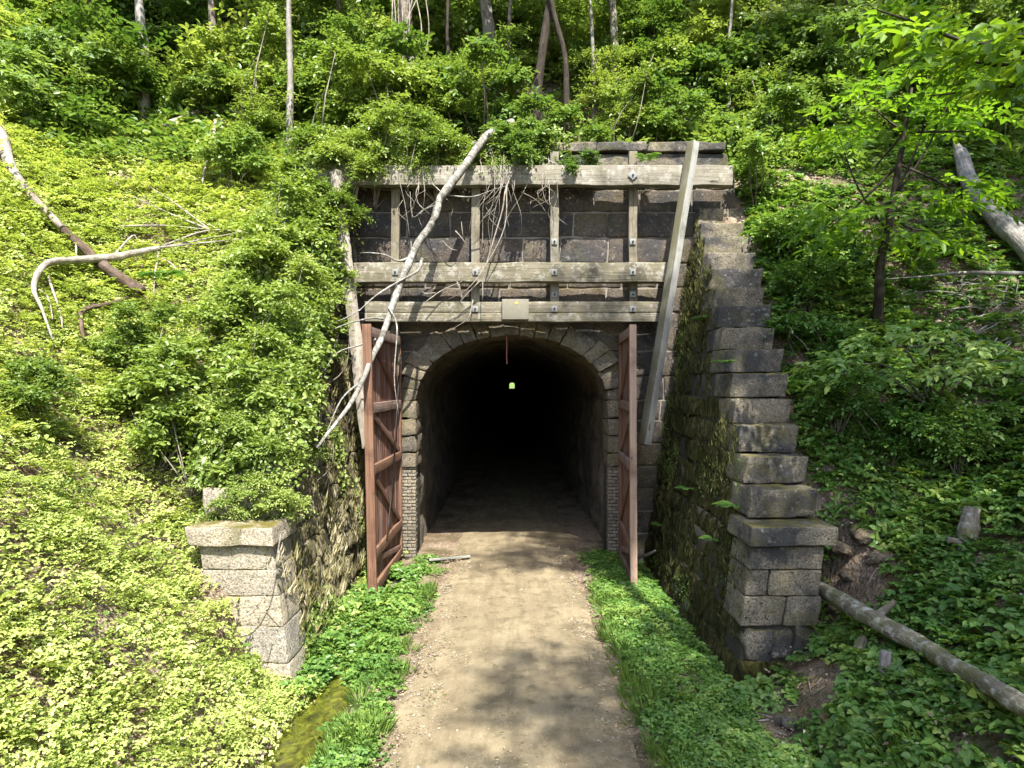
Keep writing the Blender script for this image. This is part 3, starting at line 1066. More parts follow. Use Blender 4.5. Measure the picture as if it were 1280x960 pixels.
def trifol(nl, rad, h, ll):
    """three-leaflet plants, as in the strawberry-like cover"""
    r = rad * np.sqrt(R.random(nl))
    a = R.uniform(0, 6.283, nl)
    P = np.stack([np.cos(a) * r, np.sin(a) * r, h * (1 - .6 * (r / rad) ** 2) * R.uniform(.4, 1, nl)], -1)
    m = MB()
    th0 = R.uniform(0, 6.283, nl)
    N = np.array([0, 0, 1]) + R.normal(0, .3, (nl, 3))
    t = R.random(nl)
    l = ll * R.uniform(.65, 1.2, nl)
    for k in range(3):
        b = th0 + k * 2.09 + R.normal(0, .1, nl)
        m.leaves(P, np.stack([np.cos(b), np.sin(b), -.12 + 0 * b], -1), N, l, l * .78, droop=.1, tone=np.clip(t + R.normal(0, .08, nl), 0, 1))
    return m


def tuft(nb, rad, L, W, lean=.5):
    a = R.uniform(0, 6.283, nb)
    d = np.stack([np.cos(a), np.sin(a), 0 * a], -1)
    P = d * (rad * np.sqrt(R.random(nb)))[:, None]
    ax = np.array([0, 0, 1]) + d * R.uniform(.05, lean, nb)[:, None]
    return MB().leaves(P, ax, d, L * R.uniform(.5, 1.2, nb), W, fold=.05, droop=-.18)


def frondset(nf, L, K=15, up=.9, mb=None, org=(0, 0, 0), a0=0, spread=6.283):
    m = mb or MB()
    for f in range(nf):
        a = a0 + spread * f / nf + R.normal(0, .25)
        d = A3([math.cos(a), math.sin(a), 0])
        l = L * R.uniform(.75, 1.15)
        t = np.linspace(.12, 1, K)
        p = A3(org) + d * (l * t)[:, None] + np.array([0, 0, 1]) * (l * (up * t - up * .85 * t * t))[:, None]
        tan = nrm(np.gradient(p, axis=0))
        sd = np.cross(tan, [0, 0, 1])
        w = l * .26 * np.sin(np.pi * np.clip(t * .92 + .08, 0, 1)) ** .7 + .01
        up_ = np.cross(sd, tan)
        tn = R.random()
        for s_ in (-1, 1):
            m.leaves(p, sd * s_ + tan * .35, up_ + R.normal(0, .1, p.shape), w, l * .9 / K, fold=.05, droop=.2, tone=np.clip(tn + R.normal(0, .1, K), 0, 1))
        m.leaves(p[:1] * 0 + A3(org) + d * .02, (p[-1] - A3(org))[None], up_[:1], l * .5, .012, tone=.2)
    return m


def samp(x0, x1, y0, y1, dens, fn=None, zoff=0):
    n = int((x1 - x0) * (y1 - y0) * dens)
    X, Y = R.uniform(x0, x1, n), R.uniform(y0, y1, n)
    ok = np.ones(n, bool)
    # keep the masonry, path and tunnel free
    aX = np.abs(X)
    z = th(X, Y)
    inwall = (Y > 9.95) & (Y < 18.2) & (aX > 3.1) & (aX < 4.5 + .15 * np.maximum(z, 0))
    ok &= ~inwall & (aX > 1.5) & ~((aX < 5.4) & (Y > 16.9) & (Y < 18.1))
    if fn is not None:
        ok &= R.random(n) < fn(X, Y)
    X, Y = X[ok], Y[ok]
    return np.stack([X, Y, th(X, Y) + zoff], -1)


def cs(f, n, nm, mat):
    return [source(f'{nm}', f(), mat) for _ in range(n)]


def patch(X, Y, s, f, lo, hi):
    return sstep(lo, hi, noise2(X * f, Y * f, s))


sun_c = cs(lambda: trifol(50, .27, .12, .033), 5, 'low_plant', M['leaf_sun'])
sun_b = cs(lambda: clump(34, .3, .24, .075, .045, .45), 3, 'leafy_plant', M['leaf_bush'])
shade_c = cs(lambda: trifol(20, .27, .16, .085), 4, 'low_plant', M['leaf_shade'])
shade_s = cs(lambda: trifol(26, .22, .12, .05), 4, 'low_plant', M['leaf_shade'])
wood_c = cs(lambda: clump(40, .5, .45, .15, .085, .4), 4, 'leafy_plant', M['leaf_wood'])
grass_c = cs(lambda: tuft(34, .12, .22, .008, .8), 4, 'grass_tuft', M['grass'])

bare = [gp(1000, 895), gp(1068, 690), gp(1055, 760), gp(980, 915), gp(1035, 850), gp(1085, 720)]


def notbare(X, Y):
    k = np.ones_like(X)
    for b in bare:
        k = k * sstep(.2, .6, np.hypot(X - b[0], Y - b[1]) + .25 * noise2(X * 3, Y * 3, 21))
    return k


ND = lambda X, Y: np.clip(9. / np.hypot(X, Y), .25, 1.4)
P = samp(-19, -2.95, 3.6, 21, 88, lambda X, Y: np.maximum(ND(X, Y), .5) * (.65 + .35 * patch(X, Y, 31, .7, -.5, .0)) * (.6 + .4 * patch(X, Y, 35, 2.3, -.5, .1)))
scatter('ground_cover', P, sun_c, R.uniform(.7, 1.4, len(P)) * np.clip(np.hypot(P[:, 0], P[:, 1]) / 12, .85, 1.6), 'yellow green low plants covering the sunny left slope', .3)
P = samp(-19, -3.3, 3.6, 21, 6.5, lambda X, Y: patch(X, Y, 33, .45, .0, .35) * .85 * sstep(7.5, 12, Y) + .1)
scatter('undergrowth', P, sun_b, R.uniform(.7, 1.5, len(P)), 'taller leafy plants in patches on the sunny left slope', .25)
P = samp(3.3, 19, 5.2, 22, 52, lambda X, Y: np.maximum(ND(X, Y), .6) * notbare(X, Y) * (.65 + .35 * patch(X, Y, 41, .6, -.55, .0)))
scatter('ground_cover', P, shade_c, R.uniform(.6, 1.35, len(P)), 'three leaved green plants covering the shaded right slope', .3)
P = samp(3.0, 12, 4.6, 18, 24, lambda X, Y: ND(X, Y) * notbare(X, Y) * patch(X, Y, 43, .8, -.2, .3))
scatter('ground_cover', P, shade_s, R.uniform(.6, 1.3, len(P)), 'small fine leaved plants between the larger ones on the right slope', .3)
P = samp(4.2, 8, 10, 17.5, 40, lambda X, Y: notbare(X, Y))
scatter('ground_cover', P, shade_c, R.uniform(.6, 1.3, len(P)), 'green plants crowding the outer side of the right wing wall', .4)
# strips beside the path
P = samp(1.5, 3.15, 5, 17.0, 60, lambda X, Y: sstep(1.58, 1.95, X + .16 * noise2(X * 2, Y * 2, 22)) * (1 - .8 * sstep(3.0, 3.2, X)))
scatter('ground_cover', P, shade_s, R.uniform(.6, 1.2, len(P)), 'dense green clover like plants between path and right wing wall', .2)
P = samp(-2.2, -1.45, 5, 16.8, 50, lambda X, Y: sstep(1.5, 1.8, -X + .12 * noise2(X * 2, Y * 2, 23)) * (.25 + .75 * patch(X, Y, 25, 1.1, -.3, .2)))
scatter('ground_cover', P, shade_s, R.uniform(.6, 1.2, len(P)), 'green plants on the verge left of the path', .2)
P = samp(-3.2, -2.0, 9.7, 15.5, 55, lambda X, Y: patch(X, Y, 27, .9, -.5, 0.) * sstep(9.4, 10.4, Y))
P = P[P[:, 2] > -.36]
scatter('ground_cover', P, cs(lambda: trifol(30, .22, .2, .055), 3, 'low_plant', M['leaf_shade']), R.uniform(.8, 1.6, len(P)), 'leafy plants at the foot of the left wing wall and door', .25)
g1 = samp(-2.25, -1.4, 4.6, 14.5, 70, lambda X, Y: sstep(1.48, 1.75, -X + .1 * noise2(X * 2, Y * 2, 24)) * (.25 + .75 * patch(X, Y, 26, 1.2, -.15, .25)))
g2 = samp(1.45, 2.1, 4.6, 14.5, 75, lambda X, Y: sstep(1.5, 1.7, X + .1 * noise2(X * 2, Y * 2, 24)) * sstep(2.05, 1.6, X) * patch(X, Y, 28, 1.2, -.8, -.1))
g3 = samp(2.0, 4.5, 4.8, 8.6, 14, lambda X, Y: patch(X, Y, 29, .9, -.1, .3))
g4 = samp(-8, -3.2, 3.8, 9, 7, lambda X, Y: patch(X, Y, 30, .7, .15, .45))
g5 = samp(-16, -3.2, 3.8, 18, 5, lambda X, Y: .15 + .85 * patch(X, Y, 36, .8, .1, .5))
P = np.concatenate([g1, g2, g3, g4, g5])
scatter('grass', P, grass_c, R.uniform(.4, 1.2, len(P)), 'bright tufts of grass along the verges of the path', .15)
# woodland floor on the hill behind
P = samp(-26, 26, 18.2, 46, 11, lambda X, Y: np.clip(1.2 - (Y - 18) / 60, .4, 1) * (.3 + .7 * patch(X, Y, 51, .4, -.4, .15)))
scatter('undergrowth', P, wood_c, R.uniform(.7, 1.6, len(P)) * (1 + (P[:, 1] - 18) / 40), 'leafy undergrowth covering the wooded hill above the portal', .3)
# fallen leaves
lit = cs(lambda: MB().leaves(R.normal(0, .16, (14, 3)) * [1, 1, .05], R.normal(0, 1, (14, 3)) * [1, 1, .2], np.array([0, 0, 1]) + R.normal(0, .5, (14, 3)), R.uniform(.025, .06, 14), .025, .2, .3), 4, 'fallen_leaf', M['litter'])
P = np.concatenate([samp(3.0, 10, 5, 14, 7, None, .02), samp(-10, -3, 4, 14, 7, None, .02)])
scatter('leaf_litter', P, lit, R.uniform(.7, 1.3, len(P)), 'dry pale fallen leaves lying on both banks', .2)
# pebbles and bits on the path
peb = []
for k in range(3):
    m = MB()
    for j in range(7):
        c = R.normal(0, .12, 3) * [1, 1, 0]
        s_ = R.uniform(.008, .022)
        m.box(c - s_, c + s_ * A3([1, 1.3, .4]), n=(1, 1, 1), r=s_ * .6, rough=.004, freq=40)
    peb.append(source('pebble', m, M['stone_pale']))
n = 420
X = R.uniform(-1.5, 1.55, n) * R.uniform(.3, 1, n) ** .3
Y = R.uniform(5, 19, n)
P = np.stack([X, Y, np.full(n, -.005)], -1)
P = P[R.random(n) < .25 + .75 * sstep(.8, 1.4, np.abs(P[:, 0]))]
scatter('gravel', P, peb, R.uniform(.6, 1.3, len(P)), 'small pale stones scattered over the path', 0)


n = 900
X = R.uniform(-1.6, 1.65, n)
P = np.stack([X, R.uniform(5, 17.5, n), np.full(n, .004)], -1)
P = P[R.random(n) < .12 + .88 * sstep(.7, 1.5, np.abs(P[:, 0]))]
scatter('leaf_litter', P, lit, R.uniform(.35, .8, len(P)), 'crumbs of dry leaves along the edges of the path', .1)
# plants and hanging tufts on the inner faces of the wing walls
def face(sd, n, fn):
    Y, z = R.uniform(10.2, 16.9, n), R.uniform(.05, 8.5, n)
    top = np.where(Y < 11.0, 2.1, 8.44 - .448 * np.ceil((Y * -1 + 16.7) / .47))
    ok = (z < top) & (R.random(n) < fn(Y, z))
    Y, z = Y[ok], z[ok]
    return np.stack([sd * (3.255 + .15 * z), Y, z], -1)


def hangrot(n, sd):
    return np.stack([R.normal(0, .25, n), R.normal(0, .2, n) + (math.pi / 2 if sd < 0 else -math.pi / 2) * 1.0, R.normal(0, .25, n)], -1)


def hangtuft(nb, L, W):
    P = np.stack([R.normal(0, .09, nb), R.normal(0, .1, nb), R.uniform(0, .03, nb)], -1)
    ax = np.stack([R.normal(-1, .25, nb), R.normal(0, .28, nb), R.uniform(.1, .8, nb)], -1)   # local -x hangs down once turned to the wall
    return MB().leaves(P, ax, np.array([0, 0, 1.]) + R.normal(0, .4, (nb, 3)), L * R.uniform(.4, 1.2, nb), W, fold=.05, droop=.35)


def wall_rot(n, sd, jig=.3):
    # local z away from the wall, local -x downwards
    ry = np.full(n, math.pi / 2 * (1 if sd < 0 else -1)) + R.normal(0, jig * .5, n)
    if sd > 0:
        return np.stack([np.zeros(n) + R.normal(0, jig, n), ry, np.zeros(n)], -1)
    return np.stack([R.normal(0, jig, n), ry, np.zeros(n)], -1)


for sd, mt, nm, lb in ((1, 'tuft_moss', 'moss', 'dark hanging moss on the inner face of the right wing wall'),
                       (-1, 'tuft_dry', 'moss', 'dry hanging roots and moss on the inner face of the left wing wall')):
    src = []
    for k in range(4):
        m = hangtuft(22, .1 if sd > 0 else .16, .007)
        if sd > 0:                                            # turned the other way round for this side
            for v in m.v:
                v[:, 0] *= -1
        src.append(source('moss_tuft', m, M[mt]))
    P = face(sd, 2300, lambda Y, z: .06 + .94 * sstep(.0, .5, noise3(np.stack([Y * 1.1, z * .7, Y * 0 + sd], -1), 61)))
    scatter(nm, P, src, R.uniform(.5, 1.25, len(P)), lb, rot=wall_rot(len(P), sd))
P = face(-1, 5200, lambda Y, z: sstep(-.1, .5, noise3(np.stack([Y * .9, z * .7, Y * 0], -1), 63) + (z - 3.4) * .1 + (11.5 - Y) * .07))
scatter('creeper', P, cs(lambda: clump(14, .16, .1, .075, .055, .5), 3, 'creeper_leaf', M['leaf_bush']), R.uniform(.6, 1.3, len(P)), 'green creeper leaves on the inner face of the left wing wall', rot=wall_rot(len(P), -1, .5))
P = face(1, 2600, lambda Y, z: sstep(.12, .5, noise3(np.stack([Y * .9, z * .8, Y * 0], -1), 67) + (11. - Y) * .04))
scatter('creeper', P, cs(lambda: clump(8, .12, .07, .05, .035, .5), 3, 'creeper_leaf', M['leaf_shade']), R.uniform(.5, 1.1, len(P)), 'small green creeper leaves on the mossy right wing wall', rot=wall_rot(len(P), 1, .5))


# leafy vines burying the left wing wall and the left half of the parapet
n = 1500
Y, t = R.uniform(10.9, 17.2, n), R.uniform(-.12, 1.15, n)
z = 8.44 - .448 * np.ceil((16.7 - Y) / .47)
P = np.stack([-(3.27 + .15 * z + t), Y, z + R.uniform(-.1, .25, n)], -1)
P = P[R.random(n) < np.where(Y < 11.5, .35, 1)]
k = 46
P = np.concatenate([P, np.stack([-R.uniform(3.5, 4.7, k), R.uniform(10.45, 11.1, k), np.full(k, 2.13)], -1)])
vine_c = cs(lambda: clump(44, .34, .34, .085, .052, .6), 3, 'vine_clump', M['leaf_bush'])
scatter('creeper', P, vine_c, np.where(P[:, 2] < 2.2, .45, 1.) * R.uniform(.7, 1.5, len(P)), 'bright leafy vines burying the steps of the left wing wall', .6)
n = 620
X = R.uniform(-5.4, 1.1, n)
k = R.random(n)
Yp = np.where(k < .55, R.uniform(16.9, 18.1, n), 16.84)
zp = np.where(k < .55, 10.1, R.uniform(9.3, 10.1, n))
ok = (X < -.2) | (R.random(n) < .4)
P = np.stack([X, Yp, zp], -1)[ok]
P = P[(P[:, 0] < -1.55) | (P[:, 0] > -.45)]
scatter('creeper', P, vine_c, R.uniform(.6, 1.3, len(P)), 'leafy vines trailing over the left half of the parapet', .6)
n = 260
X = -4.7 + 5.2 * R.random(n) ** 1.7
P = np.stack([X, R.uniform(16.24, 16.6, n), np.where(R.random(n) < .7, 9.3, R.uniform(8.95, 9.3, n))], -1)
P = P[(P[:, 0] < -1.8) | (P[:, 0] > -.6)]
scatter('creeper', P, vine_c, R.uniform(.35, .8, len(P)), 'leafy vines creeping along the left part of the top beam', .6)

# ------------------------------------------------------------------ shrubs
def bush_mesh(lobes, nt, ll, lw, K=8, tl=.42, flat=.35, shell=.5, droop=.35, gap=.0):
    m = MB()
    vol = np.array([l[3] * l[4] * l[5] for l in lobes]) ** .67
    for l, k in zip(lobes, (nt * vol / vol.sum()).astype(int)):
        d = nrm(R.normal(0, 1, (k, 3)))
        d[:, 2] = np.where(d[:, 2] < -.35, -d[:, 2], d[:, 2])
        r = shell + (1 - shell) * np.sqrt(R.random(k))
        O = A3(l[:3]) + d * r[:, None] * A3(l[3:6])
        kp = noise3(O * (1.6 / max(l[3], .3)), 71) > gap - .5
        O, d = O[kp], d[kp]
        D = d + [0, 0, .4] + R.normal(0, .6, O.shape)
        m.sprays(O - nrm(D) * tl * .4, D, tl * R.uniform(.6, 1.2, len(O)), K, ll, lw, flat, droop)
    return m


def stems(base, tips, r0, mb=None):
    m = mb or MB()
    for t in tips:
        mid = (A3(base) * .5 + A3(t) * .5) + R.normal(0, .08, 3) * np.linalg.norm(A3(t) - A3(base))
        m.tube([base, mid, t], [r0, r0 * .7, r0 * .3], 5, .1, sub=3)
    return m


BUSH = []
specs = [('leaf_bush', .085, .052, .42, 900), ('leaf_bush', .078, .047, .40, 1000), ('leaf_bush', .115, .065, .46, 620),
         ('leaf_wood', .13, .078, .5, 560), ('leaf_wood', .11, .068, .46, 640), ('leaf_shade', .115, .07, .5, 620)]
for (mt, ll, lw, tl, nt_) in specs:
    lobes = [(R.normal(0, .52), R.normal(0, .42), R.uniform(.1, 1.25), R.uniform(.25, .55), R.uniform(.25, .5), R.uniform(.16, .34)) for _ in range(9)]
    r_ = thing('shrub', 'x', 'shrub', (0, 0, 0), 'leafy shrubs around the portal')
    part('foliage', bush_mesh(lobes, nt_, ll, lw, 8, tl, .45, .15), M[mt], r_)
    part('stem', stems((0, 0, -.6), [l[:3] for l in lobes] + [(l[0] * 1.4, l[1] * 1.3, l[2] + .25) for l in lobes[:4]], .016), M['dead'] if mt == 'leaf_bush' else M['bark'], r_)
    BUSH.append(r_)
used = set()


def shrub(px, py, Y, rp, k, label, sz=1.):
    rp = rp * 1.22
    g_ = gp(px, py + rp * .35)
    Y = min(Y, g_[1] - .012 * rp)
    c = at(px, py, Y)
    s_ = rp / F * Y / 1.02
    loc = c - A3([0, 0, .78 * s_ * sz])
    rz = R.uniform(0, 6.28)
    src = BUSH[k]
    if k not in used:
        used.add(k)
        src.location = Vector([float(x) for x in loc])
        src.rotation_euler = (0, 0, rz)
        src.scale = (s_, s_, s_ * sz)
        src['label'] = label
        return src
    return copy_thing(src, loc, rz, (s_, s_, s_ * sz), label)


SH = [  # px, py, Y, radius px, kind, label
    (392, 205, 16.9, 52, 0, 'bright shrub at the top of the buried left wing wall, beside the top beam'),
    (385, 285, 16.2, 56, 1, 'bright shrub over the left wing wall beside the upper posts'),
    (330, 320, 15.6, 58, 0, 'bright shrub right of the bleached twigs on the left slope'),
    (375, 375, 15., 52, 1, 'bright shrub over the left wing wall level with the lowest beam'),
    (300, 400, 14.4, 58, 0, 'bright shrub on the left slope below the tips of the bleached twigs'),
    (352, 455, 14., 48, 1, 'bright shrub over the left wing wall level with the top of the door'),
    (310, 490, 13.2, 54, 2, 'leafy shrub over the left wing wall left of the door'),
    (250, 470, 13.4, 60, 2, 'large leaved shrub on the left slope above the dark hollow'),
    (195, 500, 12.4, 56, 2, 'large leaved shrub at the outer side of the dark hollow on the left slope'),
    (238, 540, 11.6, 50, 2, 'large leaved shrub hanging over the dark hollow on the left slope'),
    (330, 560, 11.8, 46, 1, 'shrub spilling over the lower steps of the left wing wall'),
    (345, 622, 10.8, 36, 1, 'shrub just behind the coping of the left pier'),
    (295, 628, 10.6, 26, 0, 'low shrub growing on the coping of the left pier'),
    (170, 420, 14.6, 48, 1, 'bright shrub below the broken end of the rotten brown log'),
    (40, 480, 11.5, 40, 2, 'small leafy shrub at the left edge of the photo on the sunny slope'),
    (470, 185, 16.9, 46, 0, 'bright shrub hanging over the left end of the top beam'),
    (545, 185, 16.8, 42, 1, 'bright shrub on top of the wall just left of the birch log'),
    (505, 130, 18.2, 58, 0, 'bright shrub above the portal, second row behind the top beam'),
    (420, 130, 18.6, 62, 1, 'bright shrub behind the top of the left wing wall'),
    (440, 200, 16.4, 40, 1, 'bright shrub covering the left end of the top beam'),
    (510, 205, 16.75, 34, 1, 'bright shrub drooping onto the top beam left of the birch log'),
    (580, 200, 17., 32, 0, 'bright shrub right behind the birch log where it crosses the top beam'),
    (425, 255, 16., 30, 1, 'small bright shrub over the top of the pale peeling timber'),
    (412, 335, 15.6, 34, 0, 'bright shrub left of the pale peeling timber at the middle beam'),
    (398, 430, 14.6, 36, 1, 'bright shrub left of the pale peeling timber below the lowest beam'),
    (350, 520, 12.8, 46, 1, 'bright shrub over the left wing wall level with the middle of the door'),
    (278, 575, 11.6, 40, 0, 'bright shrub left of the lowest steps of the left wing wall'),
    (385, 560, 12.6, 30, 1, 'small shrub hanging over the inner edge of the left wing wall'),
    (640, 168, 17., 30, 4, 'green shrub round the upper tip of the birch log'),
    (655, 185, 16.9, 34, 4, 'green shrub on the parapet just right of the top of the birch log'),
    (725, 205, 16.75, 22, 4, 'small green plant trailing over the parapet onto the top beam'),
    (600, 120, 19.4, 54, 4, 'green shrub behind the top of the birch log'),
    (690, 150, 18.6, 40, 4, 'green shrub at the foot of the two dark trunks'),
    (775, 140, 19., 42, 1, 'sunlit shrub behind the middle of the parapet'),
    (840, 135, 19.2, 46, 4, 'shrub behind the parapet below the top of the grey leaning timber'),
    (800, 75, 21.8, 52, 0, 'sunlit shrub on the hill right of the dark trunks'),
    (880, 95, 21.4, 50, 3, 'dark leaved shrub on the hill above the leaning timber'),
    (330, 95, 20., 60, 1, 'bright shrub on the left hill in front of the thin pale trunk'),
    (290, 190, 17.4, 34, 3, 'dark leaved shrub beside the shady hollow under the hanging root'),
    (240, 60, 24., 56, 1, 'shrub on the left hill above the upturned root'),
    (400, 45, 22.4, 60, 4, 'shrub high above the left end of the top beam'),
    (470, 70, 21.8, 52, 0, 'sunlit shrub left of the vine covered dead trunk'),
    (560, 55, 23.6, 54, 4, 'shrub right of the vine covered dead trunk'),
    (640, 60, 24.6, 46, 4, 'shrub left of the upper part of the dark trunks'),
    (120, 60, 24., 54, 3, 'dark shrub on the left hill behind the ferns'),
    (30, 60, 23., 50, 3, 'dark shrub at the top left corner behind the ferns'),
    (180, 110, 21., 46, 4, 'shrub on the left hill right of the ferns'),
    (945, 215, 17.6, 38, 5, 'green shrub right of the top of the right wing wall'),
    (965, 150, 19., 46, 4, 'shrub right of the parapet end'),
    (955, 75, 22., 56, 3, 'dark shrub on the hill above the right end of the parapet'),
    (1020, 120, 20.6, 50, 3, 'dark shrub on the right hill left of the sapling top'),
    (985, 285, 16.6, 40, 5, 'green shrub beside the upper steps of the right wing wall'),
    (1010, 345, 15.4, 38, 5, 'dark green shrub beside the middle steps of the right wing wall'),
    (1030, 420, 14.2, 38, 5, 'dark green shrub left of the foot of the sapling'),
    (1045, 490, 13., 38, 5, 'dark green shrub beside the lower steps of the right wing wall'),
    (1110, 525, 12.2, 42, 5, 'dark green shrub under the low spreading branches'),
    (1200, 535, 11.6, 44, 5, 'green shrub at the right edge below the low spreading branches'),
    (1060, 45, 23.6, 58, 3, 'dark shrub on the right hill left of the overhanging branch'),
    (1180, 90, 23., 60, 3, 'dark shrub on the right hill behind the overhanging branch'),
    (1255, 160, 20.5, 44, 5, 'shrub at the right edge above the grey fallen trunk'),
]
for a in SH:
    shrub(*a)

# ------------------------------------------------------------------ ferns
fr = thing('fern', 'x', 'fern', (0, 0, 0), 'ferns')
part('fronds', frondset(9, 1., 20), M['fern'], fr)
FE = [(62, 110, None, 1.6, 'large fern, highest at the left edge of the wood'),
      (95, 125, None, 1.15, 'medium fern just right of the large one at the edge of the wood'),
      (135, 130, None, .8, 'fern at the edge of the wood right of the pair of ferns'),
      (200, 335, None, .55, 'bright fern growing by the end of the bleached branch on the left slope'),
      (808, 200, 16.55, .38, 'small fern growing on the top beam beside a post'),
      (505, 175, 16.9, .4, 'small fern among shrubs above the left part of the top beam'),
      (1020, 30, 24.5, 1.3, 'dark fern high on the right hill')]
for i, (px, py, Y, s_, lb) in enumerate(FE):
    p = at(px, py + 14, gp(px, py + 10)[1] - 1.7) if Y is None else at(px, py, Y)
    if i == 0:
        fr.location = Vector([float(x) for x in p])
        fr.scale = (s_,) * 3
        fr['label'] = lb
    else:
        copy_thing(fr, p, R.uniform(0, 6), s_, lb)
wf = [(918, 634, .3, 'bright fern low on the inner edge of the right pier'), (828, 657, .24, 'little fern on the mossy right wing wall behind the door'),
      (862, 612, .26, 'little fern in the middle of the mossy right wing wall'), (893, 675, .22, 'little fern low on the mossy right wing wall near the pier'),
      (884, 400, .3, 'fern beside the middle steps on the mossy right wing wall'), (912, 455, .3, 'fern beside the lower steps on the mossy right wing wall')]
wfr = None
for px, py, s_, lb in wf:
    Y = (3.24 + .15 * HC) / ((px - 640) / F + .15 * (py - 480) / F)
    q_ = at(px, py, Y) - A3([.03, 0, 0])
    if wfr is None:
        wfr = thing('fern', lb, 'fern', q_, 'ferns')
        m = frondset(13, .8, 12, .75, org=q_, a0=math.pi / 2, spread=math.pi)
        part('fronds', m, M['fern'], wfr)
        wfr.scale = (s_ * 1.3,) * 3
    else:
        copy_thing(wfr, q_, R.normal(0, .25), s_ * 1.3, lb)


# ------------------------------------------------------------------ trees
def crown_mesh(rad, nt_, ll, lw, gap=.1, K=7, h=.75, tl=.9):
    lobes = []
    for k in range(9):
        a, r = R.uniform(0, 6.283), R.uniform(.15, .75) * rad
        lobes.append((math.cos(a) * r, math.sin(a) * r, R.uniform(-.45, .5) * rad * h, R.uniform(.35, .55) * rad, R.uniform(.35, .55) * rad, R.uniform(.2, .32) * rad))
    return lobes, bush_mesh(lobes, nt_, ll, lw, K, tl, .3, .2, .3, gap)


CR = []
for k in range(3):
    lb, m = crown_mesh(3., 620, .2, .12)
    me = m.mesh('crown')
    me.materials.append(M['leaf_wood'])
    CR.append((me, lb))
SCR = []
for k in range(2):
    lb, m = crown_mesh(4.8, 1150, .21, .13, .2, 7, .6, 1.2)
    me = m.mesh('crown')
    me.materials.append(M['leaf_wood'])
    SCR.append((me, lb))


def tree(base, pts, rad, bark, label, cr, cz, csc, group, cat='tree', extra=None):
    """trunk through pts, limbs into the crown lobes, crown centre at cz above the last point"""
    root = thing('tree', label, cat, base, group)
    top = A3(pts[-1])
    cc = top + A3([0, 0, cz])
    tr = MB().tube(np.vstack([pts, cc]), np.append(np.interp(np.linspace(0, 1, len(pts)), [0, 1], [rad, rad * .6]), rad * .35), 10, .14, 2.5)
    part('trunk', tr, bark, root)
    me, lobes = cr
    lm = MB()
    for l in lobes:
        t = cc + A3(l[:3]) * csc
        s0 = top + (cc - top) * R.uniform(-.1, .6)
        lm.tube([s0, s0 * .5 + t * .5 + A3([0, 0, -.25]), t], [rad * .4, rad * .25, rad * .08], 6, .1, sub=4)
    part('limbs', lm, bark, root)
    c = bpy.data.objects.new('crown', me)
    COL.objects.link(c)
    c.parent = root
    c.location = Vector([float(x) for x in (cc - A3(base))])
    c.rotation_euler = (0, 0, R.uniform(0, 6.28))
    c.scale = (csc,) * 3
    return root


